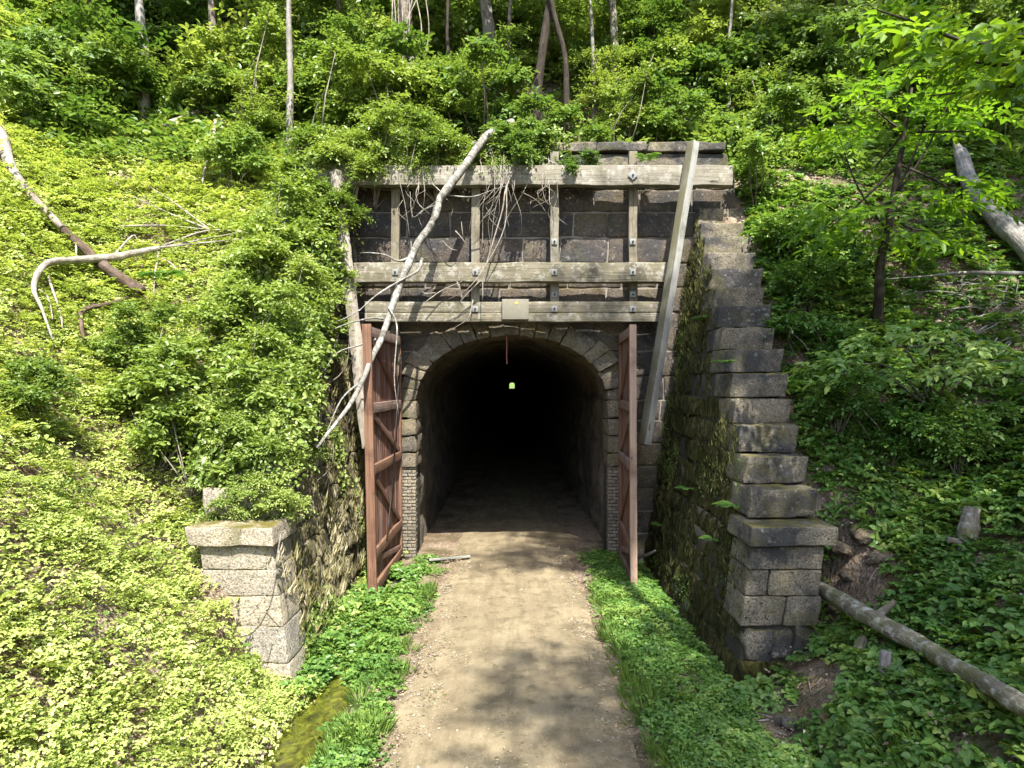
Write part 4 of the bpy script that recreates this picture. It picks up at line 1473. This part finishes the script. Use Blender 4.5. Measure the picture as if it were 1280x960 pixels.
TG = 'trees on the hill behind the portal'
for (pts, Y, wpx, bk, lb, k, cz, cs_) in [
    ([(180, 62), (176, 30), (171, -40)], 20.5, 15, 'bark_grey', 'grey trunk with peeling bark above the ferns on the left hill', 0, 2.2, 1.),
    ([(362, 168), (363, 100), (361, 30), (362, -60)], 18.6, 10, 'bark_grey', 'thin pale straight trunk above the left wing wall', 1, 2.6, .8),
    ([(612, 50), (608, 15), (604, -40)], 22.5, 19, 'bark_grey', 'thick pale trunk highest above the middle of the portal', 2, 2.5, 1.1),
    ([(668, 168), (672, 110), (680, 50), (690, -30)], 18.8, 15, 'bark_dark', 'thicker of the two dark trunks above the birch log', 0, 2.8, .9),
    ([(707, 172), (708, 120), (706, 70), (692, 15), (686, -30)], 18.6, 9, 'bark_dark', 'thinner crooked one of the two dark trunks above the parapet', 1, 2.6, .8),
    ([(772, 105), (768, 50), (764, -30)], 21.5, 14, 'mossylog', 'mossy trunk right of the two dark trunks', 2, 2.6, 1.),
    ([(911, 60), (914, 20), (917, -40)], 21., 5, 'bark_grey', 'very thin pale stem above the leaning timber', 0, 2., .7),
    ([(57, 70), (54, 20), (52, -40)], 27., 11, 'bark', 'brown trunk at the top left corner', 1, 2.4, 1.),
    ([(268, 90), (266, 40), (262, -40)], 21., 12, 'bark', 'brown trunk above the upturned root on the left hill', 2, 2.4, 1.),
    ([(1082, 90), (1086, 40), (1090, -40)], 29., 13, 'bark_dark', 'dark trunk high on the right hill', 0, 2.4, 1.1),
    ([(845, 60), (848, 20), (850, -40)], 31., 12, 'bark_dark', 'distant dark trunk above the parapet', 1, 2.4, 1.1),
    ([(985, 50), (988, 10), (990, -40)], 32., 13, 'bark_dark', 'distant dark trunk on the right hill', 2, 2.4, 1.2),
    ([(562, 95), (559, 40), (561, -40)], 20., 6, 'bark_dark', 'slim dark stem right of the vine covered dead trunk', 1, 2.4, .6),
    ([(640, 105), (636, 50), (640, -40)], 20.2, 7, 'bark', 'slim brown stem left of the two dark trunks', 2, 2.4, .6),
    ([(742, 90), (740, 40), (736, -40)], 20.5, 6, 'bark_grey', 'slim pale stem just right of the two dark trunks', 0, 2.4, .6),
    ([(427, 80), (423, 30), (424, -40)], 20.5, 7, 'bark_dark', 'slim dark stem between the thin pale trunk and the dead trunk', 1, 2.4, .6),
    ([(312, 90), (309, 40), (305, -40)], 21., 6, 'bark', 'slim brown stem left of the thin pale trunk', 2, 2.4, .6),
    ([(112, 75), (110, 30), (113, -40)], 22., 7, 'bark_dark', 'slim dark stem above the ferns left of the peeling trunk', 0, 2.4, .7),
    ([(1062, 90), (1058, 30), (1060, -40)], 22., 7, 'bark_dark', 'slim dark stem left of the overhanging branch', 1, 2.4, .7),
    ([(728, 40), (727, 10), (726, -40)], 31., 9, 'bark_grey', 'distant pale trunk just right of the dark trunks', 0, 2.6, 1.1),
    ([(460, 40), (458, 5), (455, -50)], 30., 12, 'bark', 'distant brown trunk left of the vine covered dead trunk', 1, 2.4, 1.2),
    ([(1200, 60), (1204, 20), (1206, -40)], 29., 14, 'bark_dark', 'dark trunk behind the overhanging branch', 2, 2.4, 1.2),
]:
    P = [at(x, y, Y) for x, y in pts]
    b0 = P[0].copy()
    b0[2] = th(b0[0], b0[1]) - .2
    if b0[2] < P[0][2] - .3:
        P = [b0] + P
    tree(b0, P, wpx / F * Y / 2, M[bk], lb, CR[k], cz, cs_, TG)
# young understory trees: airy layered crowns low on the hill
US = []
for k in range(3):
    lobes = []
    for j in range(12):
        a, r = R.uniform(0, 6.283), R.uniform(.1, 1.)
        lobes.append((math.cos(a) * r, math.sin(a) * r * .8, R.uniform(-.9, 1.1), R.uniform(.35, .75), R.uniform(.35, .7), R.uniform(.05, .12)))
    me = bush_mesh(lobes, 420, (.1, .13, .15)[k], (.05, .06, .075)[k], 9, .6, .3, .1, .35).mesh('crown')
    me.materials.append(M[('leaf_bush', 'leaf_wood', 'leaf_bush')[k]])
    US.append((me, lobes))
P = samp(-28, 28, 19.5, 48, .8, lambda X, Y: (.45 + .55 * patch(X, Y, 53, .3, -.4, .2)))
for px, y1, Yk in ((178, 60, 20.5), (362, 165, 18.6), (608, 45, 22.5), (676, 165, 18.8), (703, 165, 18.6), (768, 95, 21.5), (914, 60, 21.), (508, 130, 21.), (560, 70, 20.), (638, 90, 20.2), (740, 60, 20.5), (845, 60, 21.), (425, 60, 20.5), (985, 50, 21.5), (1060, 60, 22.), (215, 60, 21.5), (110, 40, 22.), (310, 60, 21.)):
    qx = 640 + P[:, 0] / P[:, 1] * F
    P = P[~((np.abs(qx - px) < 24) & (P[:, 1] < Yk + 1.2))]
srcs = []
for me in [u[0] for u in US] + [BUSH[4].children[0].data]:
    srcs.append(bpy.data.objects.new('far_shrub', me))
P[:, 2] += R.uniform(.2, 1.5, len(P))
scatter('undergrowth', P, srcs, R.uniform(.55, 1.9, len(P)) * (1 + (P[:, 1] - 20) / 50), 'dense mass of far-off bushes filling the wooded hill', .2)

UG = 'young trees of the understory behind the portal'
for i, (px, py, Y, s_, lb) in enumerate([
    (320, 120, 18.8, .95, 'young tree with light leaves left of the thin pale trunk'), (415, 90, 19.5, 1.1, 'young tree with light leaves right of the thin pale trunk'),
    (470, 120, 18.6, .8, 'young tree standing over the buried left end of the parapet'), (545, 105, 19., .9, 'young tree left of the top of the birch log'),
    (625, 90, 19.8, .9, 'young tree between the birch log and the dark trunks'), (250, 95, 20.5, 1., 'young tree standing above the upturned root'),
    (140, 45, 23., 1.2, 'young tree left of the peeling grey trunk'), (40, 30, 24., 1.3, 'young tree in the top left corner'),
    (215, 30, 24., 1.2, 'young tree right of the peeling grey trunk at the top of the photo'), (745, 90, 20., .9, 'young tree right of the dark trunks'),
    (810, 60, 21.5, 1.1, 'sunlit young tree above the middle of the parapet'), (880, 50, 22., 1.1, 'young tree above the upper end of the grey leaning timber'),
    (940, 120, 20., 1., 'young tree above the right end of the parapet'), (1010, 55, 23., 1.2, 'shaded young tree high on the right hill'),
    (520, 30, 23., 1.2, 'young tree at the top of the photo behind the dead trunk'), (680, 30, 23.5, 1.2, 'young tree behind the tops of the dark trunks'),
    (1130, 130, 20.5, 1., 'shaded young tree behind the lime green sapling')]):
    c = at(px, py, Y)
    b0 = A3([c[0] + R.normal(0, .3), Y + .2, 0])
    b0[2] = th(b0[0], b0[1]) - .2
    me, lobes = US[i % 3]
    root = thing('young_tree', lb, 'tree', b0, UG)
    tr = MB().tube([b0, (b0 + c) / 2 + R.normal(0, .1, 3), c + [0, 0, .5 * s_]], [.05, .04, .015], 7, .1)
    for l in lobes[:8]:
        tr.tube([b0 * .35 + c * .65, c + A3(l[:3]) * s_ * .6, c + A3(l[:3]) * s_], [.02, .014, .006], 5, .1)
    part('trunk', tr, M['bark_dark' if i % 2 else 'bark'], root)
    o = bpy.data.objects.new('crown', me)
    COL.objects.link(o)
    o.parent = root
    o.location = Vector([float(x) for x in (c - b0)])
    o.scale = (s_,) * 3
# vine covered dead trunk
Y = 21.
dt = thing('dead_tree', 'vine covered broken dead trunk above the top beam', 'dead tree', at(515, 135, Y))
P = [at(x, y, Y) for x, y in ((517, 140), (512, 90), (508, 40), (505, -20))]
part('trunk', MB().tube(P, [.24, .22, .2, .16], 10, .2), M['bark'], dt)
vm = MB()
for k in range(9):
    x0 = R.uniform(485, 530)
    vm.tube([at(x0 + R.normal(0, 8), -10, Y - .3), at(x0 + R.normal(0, 12), 40, Y - .4), at(x0 + R.normal(0, 10), 90, Y - .4), at(x0 + R.normal(0, 10), 125, Y - .3)], .018, 5, .1)
part('vine', vm, M['dead'], dt)

# tall trees right of and behind the viewpoint: their crowns shade the right bank
SG = 'tall trees beyond the right edge whose crowns shade the right bank'
for i, (x, y, cz, s_, lb) in enumerate([
    (11.2, 1.5, 20.5, 1., 'tall tree outside the right edge nearest the sapling'),
    (9.2, -3.5, 21., 1., 'tall tree outside the right edge beside the path'),
    (12.8, 14.6, 29., 1.1, 'tall tree outside the right edge shading the hill above the right wing wall'),
    (14.5, 9.5, 23., 1.1, 'tall tree outside the right edge high on the bank'),
    (16., -1., 22., 1.1, 'tall tree outside the right edge farthest up the bank'),
    (6.6, 2.6, 23., .62, 'tall tree outside the right edge shading the steps of the right wing wall'),
    (6.7, -7.5, 25., .85, 'tall tree outside the right edge leaning over the path behind the viewpoint'),
    (5.0, 1.2, 26., .62, 'slender tall tree outside the right edge reaching over the path'),
    (8.2, -13.5, 22., .95, 'tall tree outside the right edge far down the path')]):
    b = A3([x, y, float(th(x, y)) - .2])
    tree(b, [b, b + [.1, 0, (cz - b[2]) * .35], b + [-.2, .1, (cz - b[2]) * .75]], .26, M['bark'], lb, SCR[i % 2], (cz - b[2]) * .25, s_, SG)


# leafy sprays placed round image positions at a given distance
def lay(ell_, Y, dep, n):
    O = []
    for (x, y, rx, ry, w_) in ell_:
        k = int(n * w_)
        a, r = R.uniform(0, 6.283, k), np.sqrt(R.random(k))
        YY_ = Y + R.normal(0, dep, k)
        X_, Z_ = x + np.cos(a) * r * rx, y + np.sin(a) * r * ry
        O.append(np.stack([(X_ - 640) / F * YY_, YY_, HC - (Z_ - 480) / F * YY_], -1))
    return np.concatenate(O)


# sapling in front of the right bank
YS = 13.9
sb = gp(1096, 408)
sap = thing('sapling', 'young lime green tree with layered large leaves on the right bank', 'tree', sb)
tp = [sb - [0, 0, .15]] + [at(x, y, YS) for x, y in ((1099, 360), (1101, 322), (1110, 290), (1116, 250), (1124, 205), (1131, 165), (1140, 110))]
tm = MB().tube(tp, [.105, .095, .085, .075, .068, .058, .045, .02], 9, .12)
part('trunk', tm, M['bark_dark'], sap)
bm2 = MB()
ends = [(1045, 160), (1080, 120), (1190, 120), (1230, 165), (1030, 290), (1060, 265), (1200, 245), (1180, 290), (1090, 215), (1160, 95)]
for (x, y) in ends:
    j = int(R.integers(3, 7))
    bm2.tube([tp[j], (tp[j] + at(x, y, YS)) / 2 + A3([0, R.normal(0, .3), -.1]), at(x, y, YS + R.normal(0, .4))], [.03, .02, .008], 6, .1)
part('branches', bm2, M['bark_dark'], sap)
lv = MB()
O = lay([(1125, 120, 75, 24, .2), (1185, 150, 60, 26, .18), (1060, 165, 42, 28, .1), (1110, 262, 88, 22, .2), (1195, 240, 55, 26, .1), (1050, 290, 40, 26, .08), (1085, 185, 60, 20, .07), (1150, 300, 50, 15, .07)], YS, .65, 230)
D = nrm(O - at(1122, 260, YS)) * [1, 1, .25] + R.normal(0, .35, O.shape) * [1, 1, .3]
lv.sprays(O, D, .55, 8, .235, .1, .25, .35)
part('crown', lv, M['leaf_lime'], sap)

# overhanging branch entering at the top right
oh = thing('tree', 'tree beyond the right edge whose leafy branch hangs into the top right corner', 'tree', (10.2, 9.4, float(th(10.2, 9.4)) - .2))
b = A3(oh.location)
part('trunk', MB().tube([b, b + [0, 0, 2.5], b + [-.3, 0, 5.]], [.16, .14, .11], 9), M['bark'], oh)
bb = MB()
for pts in (((1500, 60), (1350, 30), (1230, 55), (1150, 30), (1090, 10)), ((1480, 100), (1340, 95), (1250, 110), (1160, 120)), ((1350, 40), (1260, 80), (1190, 70))):
    bb.tube([at(x, y, 9.2 - .15 * i) for i, (x, y) in enumerate(pts)], np.linspace(.05, .008, len(pts)), 6, .1)
bb.tube([b + [-.3, 0, 5.], at(1500, 60, 9.3)], [.08, .05], 7, .1)
part('branches', bb, M['bark_dark'], oh)
lv = MB()
O = lay([(1150, 22, 55, 20, .2), (1220, 40, 60, 28, .25), (1250, 90, 40, 28, .2), (1180, 75, 35, 20, .1), (1340, 60, 80, 50, .3), (1105, 45, 16, 12, .03)], 8.9, .45, 150)
D = np.array([-.8, -.2, -.1]) + R.normal(0, .5, O.shape) * [1, 1, .3]
lv.sprays(O, D, .42, 7, .185, .1, .3, .35)
part('crown', lv, M['leaf_lime'], oh)

# low spreading sapling below it
lsb = gp(1165, 500)
ls = thing('sapling', 'low spreading young tree with drooping large leaves right of the wing wall', 'tree', lsb)
lm = MB()
for (x, y) in ((1060, 455), (1110, 425), (1160, 430), (1230, 445), (1290, 450), (1030, 470)):
    lm.tube([lsb - [0, 0, .2], lsb * .5 + at(x, y, 11.6) * .5 + A3([0, 0, .25]), at(x, y, 11.6)], [.03, .02, .008], 6)
part('stem', lm, M['bark'], ls)
lv = MB()
O = lay([(1130, 425, 70, 18, .28), (1060, 455, 48, 18, .2), (1240, 445, 50, 20, .22), (1180, 460, 70, 14, .25), (1290, 460, 30, 20, .1)], 11.6, .5, 130)
D = nrm(O - lsb) * [1, 1, .1] + R.normal(0, .35, O.shape) * [1, 1, .25]
lv.sprays(O, D, .42, 7, .165, .085, .28, .35)
part('crown', lv, M['leaf_shade'], ls)

def nearer(pts, lift):
    o = []
    for x, y in pts:
        g_ = gp(x, y + lift * 55)
        o.append(at(x, y, g_[1] - .05))
    return np.array(o)


# ------------------------------------------------------------------ logs and dead wood
lg = thing('birch_log', 'lichened slender trunk fallen slantwise across the beams from above', 'fallen tree', at(617, 163, 17.3))
pp = [(640, 152, 17.8), (617, 163, 16.95), (601, 178, 16.4), (577, 213, 15.95), (551, 248, 15.75), (540, 280, 15.6), (523, 303, 15.45), (510, 332, 15.3), (500, 356, 15.1), (489, 387, 14.8), (478, 420, 14.3), (466, 445, 13.8), (452, 478, 13.2), (436, 508, 12.7), (415, 535, 12.3), (396, 560, 12.)]
part('trunk', MB().tube([at(*p) for p in pp], np.interp(np.linspace(0, 1, len(pp)), [0, .3, .6, 1], [.085, .095, .07, .025]), 11, .2, 4., sub=3), M['birch'], lg)


def twig(mb, pts, r0, r1=.006, jit=.03):
    P = np.array([at(*p) for p in pts]) + R.normal(0, jit * .5, (len(pts), 3))
    mb.tube(P, np.linspace(r0, r1, len(pts)), 6, .12, 4., sub=4)


bm3 = MB()
twig(bm3, [(513, 322, 15.4), (497, 326, 15.2), (480, 318, 15.1), (462, 315, 15.), (448, 316, 15.)], .03)
twig(bm3, [(526, 322, 15.5), (522, 338, 15.2), (500, 352, 15.), (470, 370, 14.7), (440, 392, 14.4), (385, 415, 14.)], .04)
twig(bm3, [(480, 400, 14.6), (462, 398, 14.4), (420, 410, 14.), (380, 436, 13.6)], .028)
twig(bm3, [(470, 425, 14.), (448, 432, 13.8), (420, 442, 13.6), (402, 468, 13.4)], .03)
twig(bm3, [(486, 385, 14.7), (496, 410, 14.3), (493, 470, 13.6), (497, 520, 13.45)], .02)
twig(bm3, [(450, 480, 13.2), (425, 500, 13.), (405, 540, 12.6)], .03)
twig(bm3, [(547, 255, 15.95), (528, 262, 15.9), (516, 270, 15.8), (512, 240, 16.)], .016)
twig(bm3, [(556, 243, 16.), (590, 246, 15.9), (618, 238, 15.9), (632, 232, 15.9)], .018)
part('branch', bm3, M['birch'], lg)

lo = thing('fallen_log', 'lichened log sloping from the right pier to the bottom right corner', 'log', gp(1100, 790))
P = [at(1030, 738, 9.95)] + [gp(x, y) + A3([0, 0, o_]) for x, y, o_ in ((1095, 775, .2), (1150, 805, .16), (1200, 836, .13), (1250, 866, .1), (1300, 895, .08), (1340, 920, .05))]
P = np.array(P)
P[1:, 1] = np.interp(np.arange(1, 7), [0, 6], [9.95, 7.])      # a straight stem
lx = ((1030, 738), (1095, 776), (1150, 806), (1200, 836), (1250, 866), (1300, 895), (1345, 922))
ya, yb = min(gp(*lx[1])[1], 10.3) - .1, gp(*lx[6])[1] - .2
P = np.array([at(x, y, min(Y_, gp(x, y)[1] - .42)) for (x, y), Y_ in zip(lx, np.interp(np.arange(7), [0, 6], [ya, yb]))])
P[0] = at(1012, 728, 10.9)
part('trunk', MB().tube(P, [.115, .115, .11, .1, .095, .09, .08], 12, .25, 4.), M['mossylog'], lo)
st = MB().tube([P[1] + [0, 0, .05], P[1] + [.12, -.1, .22], P[1] + [.16, -.15, .3]], [.06, .045, .035], 7)
part('branch_stub', st, M['mossylog'], lo)

gt = thing('fallen_log', 'thick grey furrowed trunk lying on the right bank at the right edge', 'log', gp(1230, 260))
P = nearer([(1200, 190), (1213, 228), (1238, 262), (1272, 296), (1325, 345)], .55)
P[:, 1] = np.minimum.accumulate(P[:, 1])
P = np.array([at(x, y, Y_) for (x, y), Y_ in zip([(1200, 190), (1213, 228), (1238, 262), (1272, 296), (1325, 345)], P[:, 1])])
part('trunk', MB().tube(P, [.16, .2, .23, .26, .28], 14, .2, 2.5), M['bark_grey'], gt)
part('branch_stub', MB().tube([P[0], P[0] + [-.03, .1, .2], P[0] + [-.08, .1, .35]], [.12, .08, .04], 8), M['bark_grey'], gt)


def onground(pts, lift):
    return nearer(pts, lift)


lf = thing('fallen_log', 'long fallen trunk on the left slope, white above and rotten brown below', 'log', gp(60, 270))
P = onground([(-25, 130), (0, 168), (12, 205), (30, 233), (52, 258), (78, 285)], .5)
part('white_stem', MB().tube(P, [.16, .14, .12, .085, .075, .07], 10, .18), M['dead'], lf, 'bleached white stem')
P = onground([(76, 283), (100, 306), (130, 333), (155, 350), (178, 364)], .5)
part('rotten_end', MB().tube(P, [.07, .09, .11, .12, .09], 11, .35, 5.), M['rotten'], lf, 'rotten brown broken end')


db = thing('dead_branch', 'bleached crooked branch with fanned twigs lying on the left slope', 'branch', gp(140, 330))
P = nearer([(66, 425), (52, 385), (42, 358), (58, 330), (95, 325), (140, 322), (170, 316), (200, 310)], .6)
mb_ = MB().tube(P, [.012, .025, .045, .07, .085, .085, .08, .05], 8, .15)
part('branch', mb_, M['dead'], db)
tm = MB()
for (x0, y0), (x1, y1), (x2, y2) in (((195, 311), (250, 300), (312, 288)), ((195, 311), (260, 288), (318, 292)), ((198, 310), (240, 305), (300, 299)), ((150, 283), (205, 282), (262, 287)), ((262, 287), (215, 268), (165, 245)), ((262, 287), (220, 255), (185, 232)), ((200, 310), (194, 340), (192, 370)),
                                      ((140, 322), (165, 295), (172, 300)), ((95, 325), (95, 305), (92, 300)), ((42, 358), (60, 372), (66, 400)), ((196, 320), (215, 330), (222, 342)), ((60, 345), (75, 390), (78, 410))):
    part('twig', MB().tube(nearer([(x0, y0), (x1, y1), (x2, y2)], .5), [.026, .02, .008], 5, .1), M['dead'], db)
d2 = thing('dead_branch', 'short dark dead branch bent downward below the rotten log', 'branch', gp(110, 400))
part('branch', MB().tube(nearer([(160, 372), (135, 380), (104, 388), (101, 405), (106, 425)], .45), [.03, .045, .05, .045, .03], 7), M['rotten'], d2)
hs = thing('dead_branch', 'thin bleached stick hanging in the shady hollow on the left slope', 'branch', gp(262, 190))
part('stick', MB().tube(nearer([(270, 150), (264, 185), (258, 205), (252, 232)], .4), [.05, .05, .045, .02], 7), M['dead'], hs)
ur = thing('dead_log', 'dark upturned root with broken branches above the hanging stick', 'log', gp(265, 145))
mr = MB()
for pts in ([(205, 158), (240, 143), (265, 136), (305, 142)], [(262, 138), (258, 110), (255, 85)], [(264, 138), (270, 118), (262, 100)], [(262, 140), (250, 160)], [(266, 140), (282, 156)]):
    mr.tube(nearer(pts, .4), np.linspace(.09, .04, len(pts)) if len(pts) > 2 else [.03, .012], 7, .2)
part('root', mr, M['dead'], ur)
rb = thing('dead_branch', 'bare grey branch reaching in from the right edge above a brush pile', 'branch', gp(1250, 360))
mr = MB()
Yr = 14.
mr.tube([at(1330, 342, Yr), at(1280, 342, Yr), at(1205, 341, Yr), at(1160, 345, Yr), at(1105, 349, Yr)], [.05, .045, .035, .02, .008], 7)
for k in range(60):
    x, y = R.uniform(1180, 1300), R.uniform(340, 430)
    dx, dy = R.normal(-25, 30), R.normal(15, 22)
    Yk = gp(x, y)[1] - R.uniform(.0, .5)
    mr.tube([at(x, y, Yk), at(x + dx * .5, y + dy * .5 + R.normal(0, 4), Yk - .1), at(x + dx, y + dy, Yk - .05)], [.014, .01, .005], 5, .1, sub=3)
part('brush', mr, M['bark_grey'], rb, kind='stuff')
# hanging bare vines on the frame
for lb, n_, x0, x1, ya, yb, lead in (('tangle of bare vines hanging over the top beam right of the birch log', 11, 600, 670, 215, 330, (-22, 60)),
                                     ('few bare vines hanging over the left part of the top beam', 7, 490, 545, 225, 300, (-5, 25)),
                                     ('thin bare vines hanging beside the middle post', 5, 675, 700, 225, 290, (0, 20))):
    v = thing('hanging_vine', lb, 'vine', at((x0 + x1) / 2, ya, 16.2), 'bare hanging vines')
    mv = MB()
    for k in range(n_):
        x = R.uniform(x0, x1)
        y = ya + R.normal(0, 8)
        pts = [(x + R.normal(0, 6), ya - 30, 16.75), (x, ya - 16, 16.45), (x, max(y, ya - 8), 16.2)]
        L_ = R.uniform(.4, 1.) * (yb - ya)
        dr = R.normal(lead[0] * .6, 14)
        for t in (.35, .7, 1.):
            pts.append((x + dr * t + R.normal(0, 5), y + L_ * t, 16.1 + R.normal(0, .06)))
        twig(mv, pts, .011, .003, .03)
        if k % 2:
            q_ = pts[3]
            twig(mv, [q_, (q_[0] + R.normal(0, 9), q_[1] + 12, 16.1), (q_[0] + R.normal(0, 14), q_[1] + 28, 16.05)], .007, .003)
    if n_ == 11:
        twig(mv, [(650, 200, 16.5), (634, 232, 16.15), (628, 262, 16.1), (614, 305, 16.05), (604, 345, 16.), (602, 375, 16.)], .024, .01)
        twig(mv, [(634, 232, 16.1), (630, 285, 16.), (608, 330, 16.), (585, 360, 16.), (560, 375, 16.)], .016, .006)
    part('strands', mv, M['dead'], v)
dw = thing('dead_twigs', 'dead twigs lodged on the middle beam right of the birch log', 'branch', at(565, 345, 16.1))
mv = MB()
for pts in ([(532, 376), (552, 362), (575, 352), (592, 344)], [(545, 366), (530, 366), (525, 360)], [(575, 352), (573, 340), (577, 330)], [(572, 352), (580, 372)], [(600, 352), (580, 372), (562, 392), (545, 402)], [(592, 374), (585, 398), (566, 410)], [(568, 290), (578, 300), (586, 315)], [(578, 300), (577, 278)], [(555, 300), (563, 310), (572, 312)]):
    twig(mv, [(x, y, 16.1 + R.normal(0, .05)) for x, y in pts], .013, .005)
part('twigs', mv, M['dead'], dw)
pv = thing('hanging_vine', 'pale bare vine hanging across the face of the left pier', 'vine', at(345, 690, 9.95), 'bare hanging vines')
mv = MB()
twig(mv, [(349, 668, 9.98), (345, 700, 9.96), (336, 735, 9.93), (318, 765, 9.90), (296, 778, 9.88)], .012, .005)
twig(mv, [(347, 690, 9.96), (355, 705, 9.93), (358, 730, 9.88)], .009, .004)
twig(mv, [(330, 745, 9.92), (345, 760, 9.88), (352, 765, 9.88)], .007, .004)
twig(mv, [(340, 790, 9.98), (330, 815, 9.93), (324, 835, 9.88)], .007, .004)
part('strands', mv, M['dead'], pv)

# stumps, sticks and boards
sg = gp(1207, 685)
s1 = thing('tree_stump', 'mossy leaning broken stump on the right bank', 'stump', sg)
part('stump', MB().tube([sg - [0, 0, .1], sg + [.05, 0, .25], sg + [.13, .05, .55]], [.16, .14, .1], 10, .2), M['mossylog'], s1)
part('fallen_stick', MB().tube([sg + [-.3, -.05, .12], sg + [.1, -.2, .05], sg + [.3, -.25, .0]], [.05, .04, .03], 7), M['bark'], s1)
s2 = solo('wood_stub', MB().tube([gp(1103, 858) - [0, 0, .1], gp(1103, 858) + [.02, 0, .2], gp(1103, 858) + [.06, .02, .42]], [.075, .07, .06], 9, .18), M['bark_grey'], 'short grey weathered stub standing below the fallen log', 'stump', gp(1103, 858))
p0, p1 = gp(1050, 868), gp(1080, 815)
solo('split_log', MB().timber(p0 + [0, 0, .1], p1 + [0, 0, .16], .12, .08, roll=.5, rough=.03), M['post'], 'split piece of brown wood leaning below the fallen log', 'log', p0)
p0 = at(536, 698, 16.5)
solo('board', MB().timber([p0[0], 16.4, .06], [p0[0] + .95, 16.75, .06], .14, .06, roll=.2, rough=.01), M['lean'], 'short grey board lying on the path edge at the left jamb', 'board', p0)
p0 = at(797, 697, 15.6)
solo('dead_branch', MB().tube([at(797, 697, 15.6), at(808, 694, 15.3), at(820, 688, 15.)], [.04, .035, .02], 7), M['bark_grey'], 'grey stick behind the right door', 'branch', p0)
fl = MB()
for k in range(34):
    b_ = (bare[0] if k % 2 else bare[1]) + R.normal(0, .45, 3) * [1, 1, 0]
    a_ = R.uniform(0, 3.14)
    e_ = b_ + A3([math.cos(a_), math.sin(a_), 0]) * R.uniform(.1, .35)
    b_[2], e_[2] = th(b_[0], b_[1]) + .02, th(e_[0], e_[1]) + .04
    fl.tube([b_, e_], .008, 5, .1, sub=1)
o = solo('twig_litter', fl, M['dead'], 'dead twigs strewn over bare soil near the right pier', 'twigs', bare[0])
o['kind'] = 'stuff'

# rocks beside the right pier
RK = [(1058, 690, .2, 'flat ochre rock just right of the right coping'), (1080, 672, .24, 'large ochre rock highest in the gap right of the pier'),
      (1098, 702, .17, 'ochre rock right of the flat one beside the pier'), (1064, 722, .15, 'small ochre rock below the flat one beside the pier'),
      (1048, 765, .12, 'rock under the upper end of the fallen log'), (1068, 800, .13, 'orange rock behind the split wood'),
      (968, 868, .17, 'grey flat rock in front of the right pier'), (990, 905, .2, 'grey slab in the bare soil in front of the right pier'),
      (1010, 945, .17, 'pale rock at the bottom edge of the photo'), (1045, 905, .18, 'orange rock in the bare soil'), (940, 838, .1, 'small pale rock at the inner foot of the right pier'),
      (1065, 935, .12, 'small reddish rock right of the pale one at the bottom edge'),
      (200, 735, .08, 'small white stone against the outer side of the left pier'), (190, 517, .12, 'pale stone on the left slope below the hollow')]
rm = []
for k in range(4):
    m = MB().box([-1, -.8, -.45], [1, .8, .4], n=(6, 6, 5), r=.3, rough=.28, freq=1.1)
    me = m.mesh('rock')
    me.materials.append(M['rock'] if k % 2 else M['stone'])
    rm.append(me)
for i, (px, py, s_, lb) in enumerate(RK):
    o = bpy.data.objects.new('rock', rm[1 if 'ochre' in lb or 'orange' in lb or 'red' in lb else (0 if i % 2 else 2)])
    COL.objects.link(o)
    o.location = Vector([float(x) for x in gp(px, py) + A3([0, 0, .02])])
    o.rotation_euler = (R.normal(0, .25), R.normal(0, .25), R.uniform(0, 6))
    o.scale = (s_,) * 3
    tagit(o, lb, 'rock', 'rocks and stones on the banks')


# ------------------------------------------------------------------ light, sky, camera
w = bpy.data.worlds.new('World')
SC.world = w
w.use_nodes = True
nt = w.node_tree
sky = nt.nodes.new('ShaderNodeTexSky')
sky.sky_type = 'NISHITA'
sky.sun_disc = False
to_sun = Vector((.2, -1., 1.62)).normalized()
sky.sun_elevation = math.asin(to_sun.z)
sky.sun_rotation = math.atan2(to_sun.x, to_sun.y)
sky.air_density, sky.dust_density, sky.ozone_density = 1., 1.6, 1.
bg = nt.nodes['Background']
bg.inputs[1].default_value = .15
nt.links.new(sky.outputs[0], bg.inputs[0])
sl = bpy.data.lights.new('sun', 'SUN')
sl.energy, sl.angle, sl.color = 4.6, math.radians(.53), (1, .95, .86)
so = bpy.data.objects.new('sun', sl)
COL.objects.link(so)
so.rotation_euler = to_sun.to_track_quat('Z', 'Y').to_euler()
so.location = (6, -30, 50)

cam = bpy.data.cameras.new('camera')
cam.sensor_width = 36
cam.lens = 36 * F / 1280
cam.clip_end = 2000
co = bpy.data.objects.new('camera', cam)
COL.objects.link(co)
co.location = (0, 0, HC)
co.rotation_euler = (math.pi / 2, 0, 0)
SC.camera = co
SC.view_settings.view_transform = 'Standard'
SC.view_settings.look = 'None'
SC.view_settings.exposure = 1.9
SC.view_settings.gamma = 1
SC.view_settings.use_curve_mapping = False
SC.cycles.max_bounces = 7
SC.cycles.diffuse_bounces = 4
SC.cycles.glossy_bounces = 2
SC.cycles.transmission_bounces = 4
SC.cycles.caustics_reflective = False
SC.cycles.caustics_refractive = False
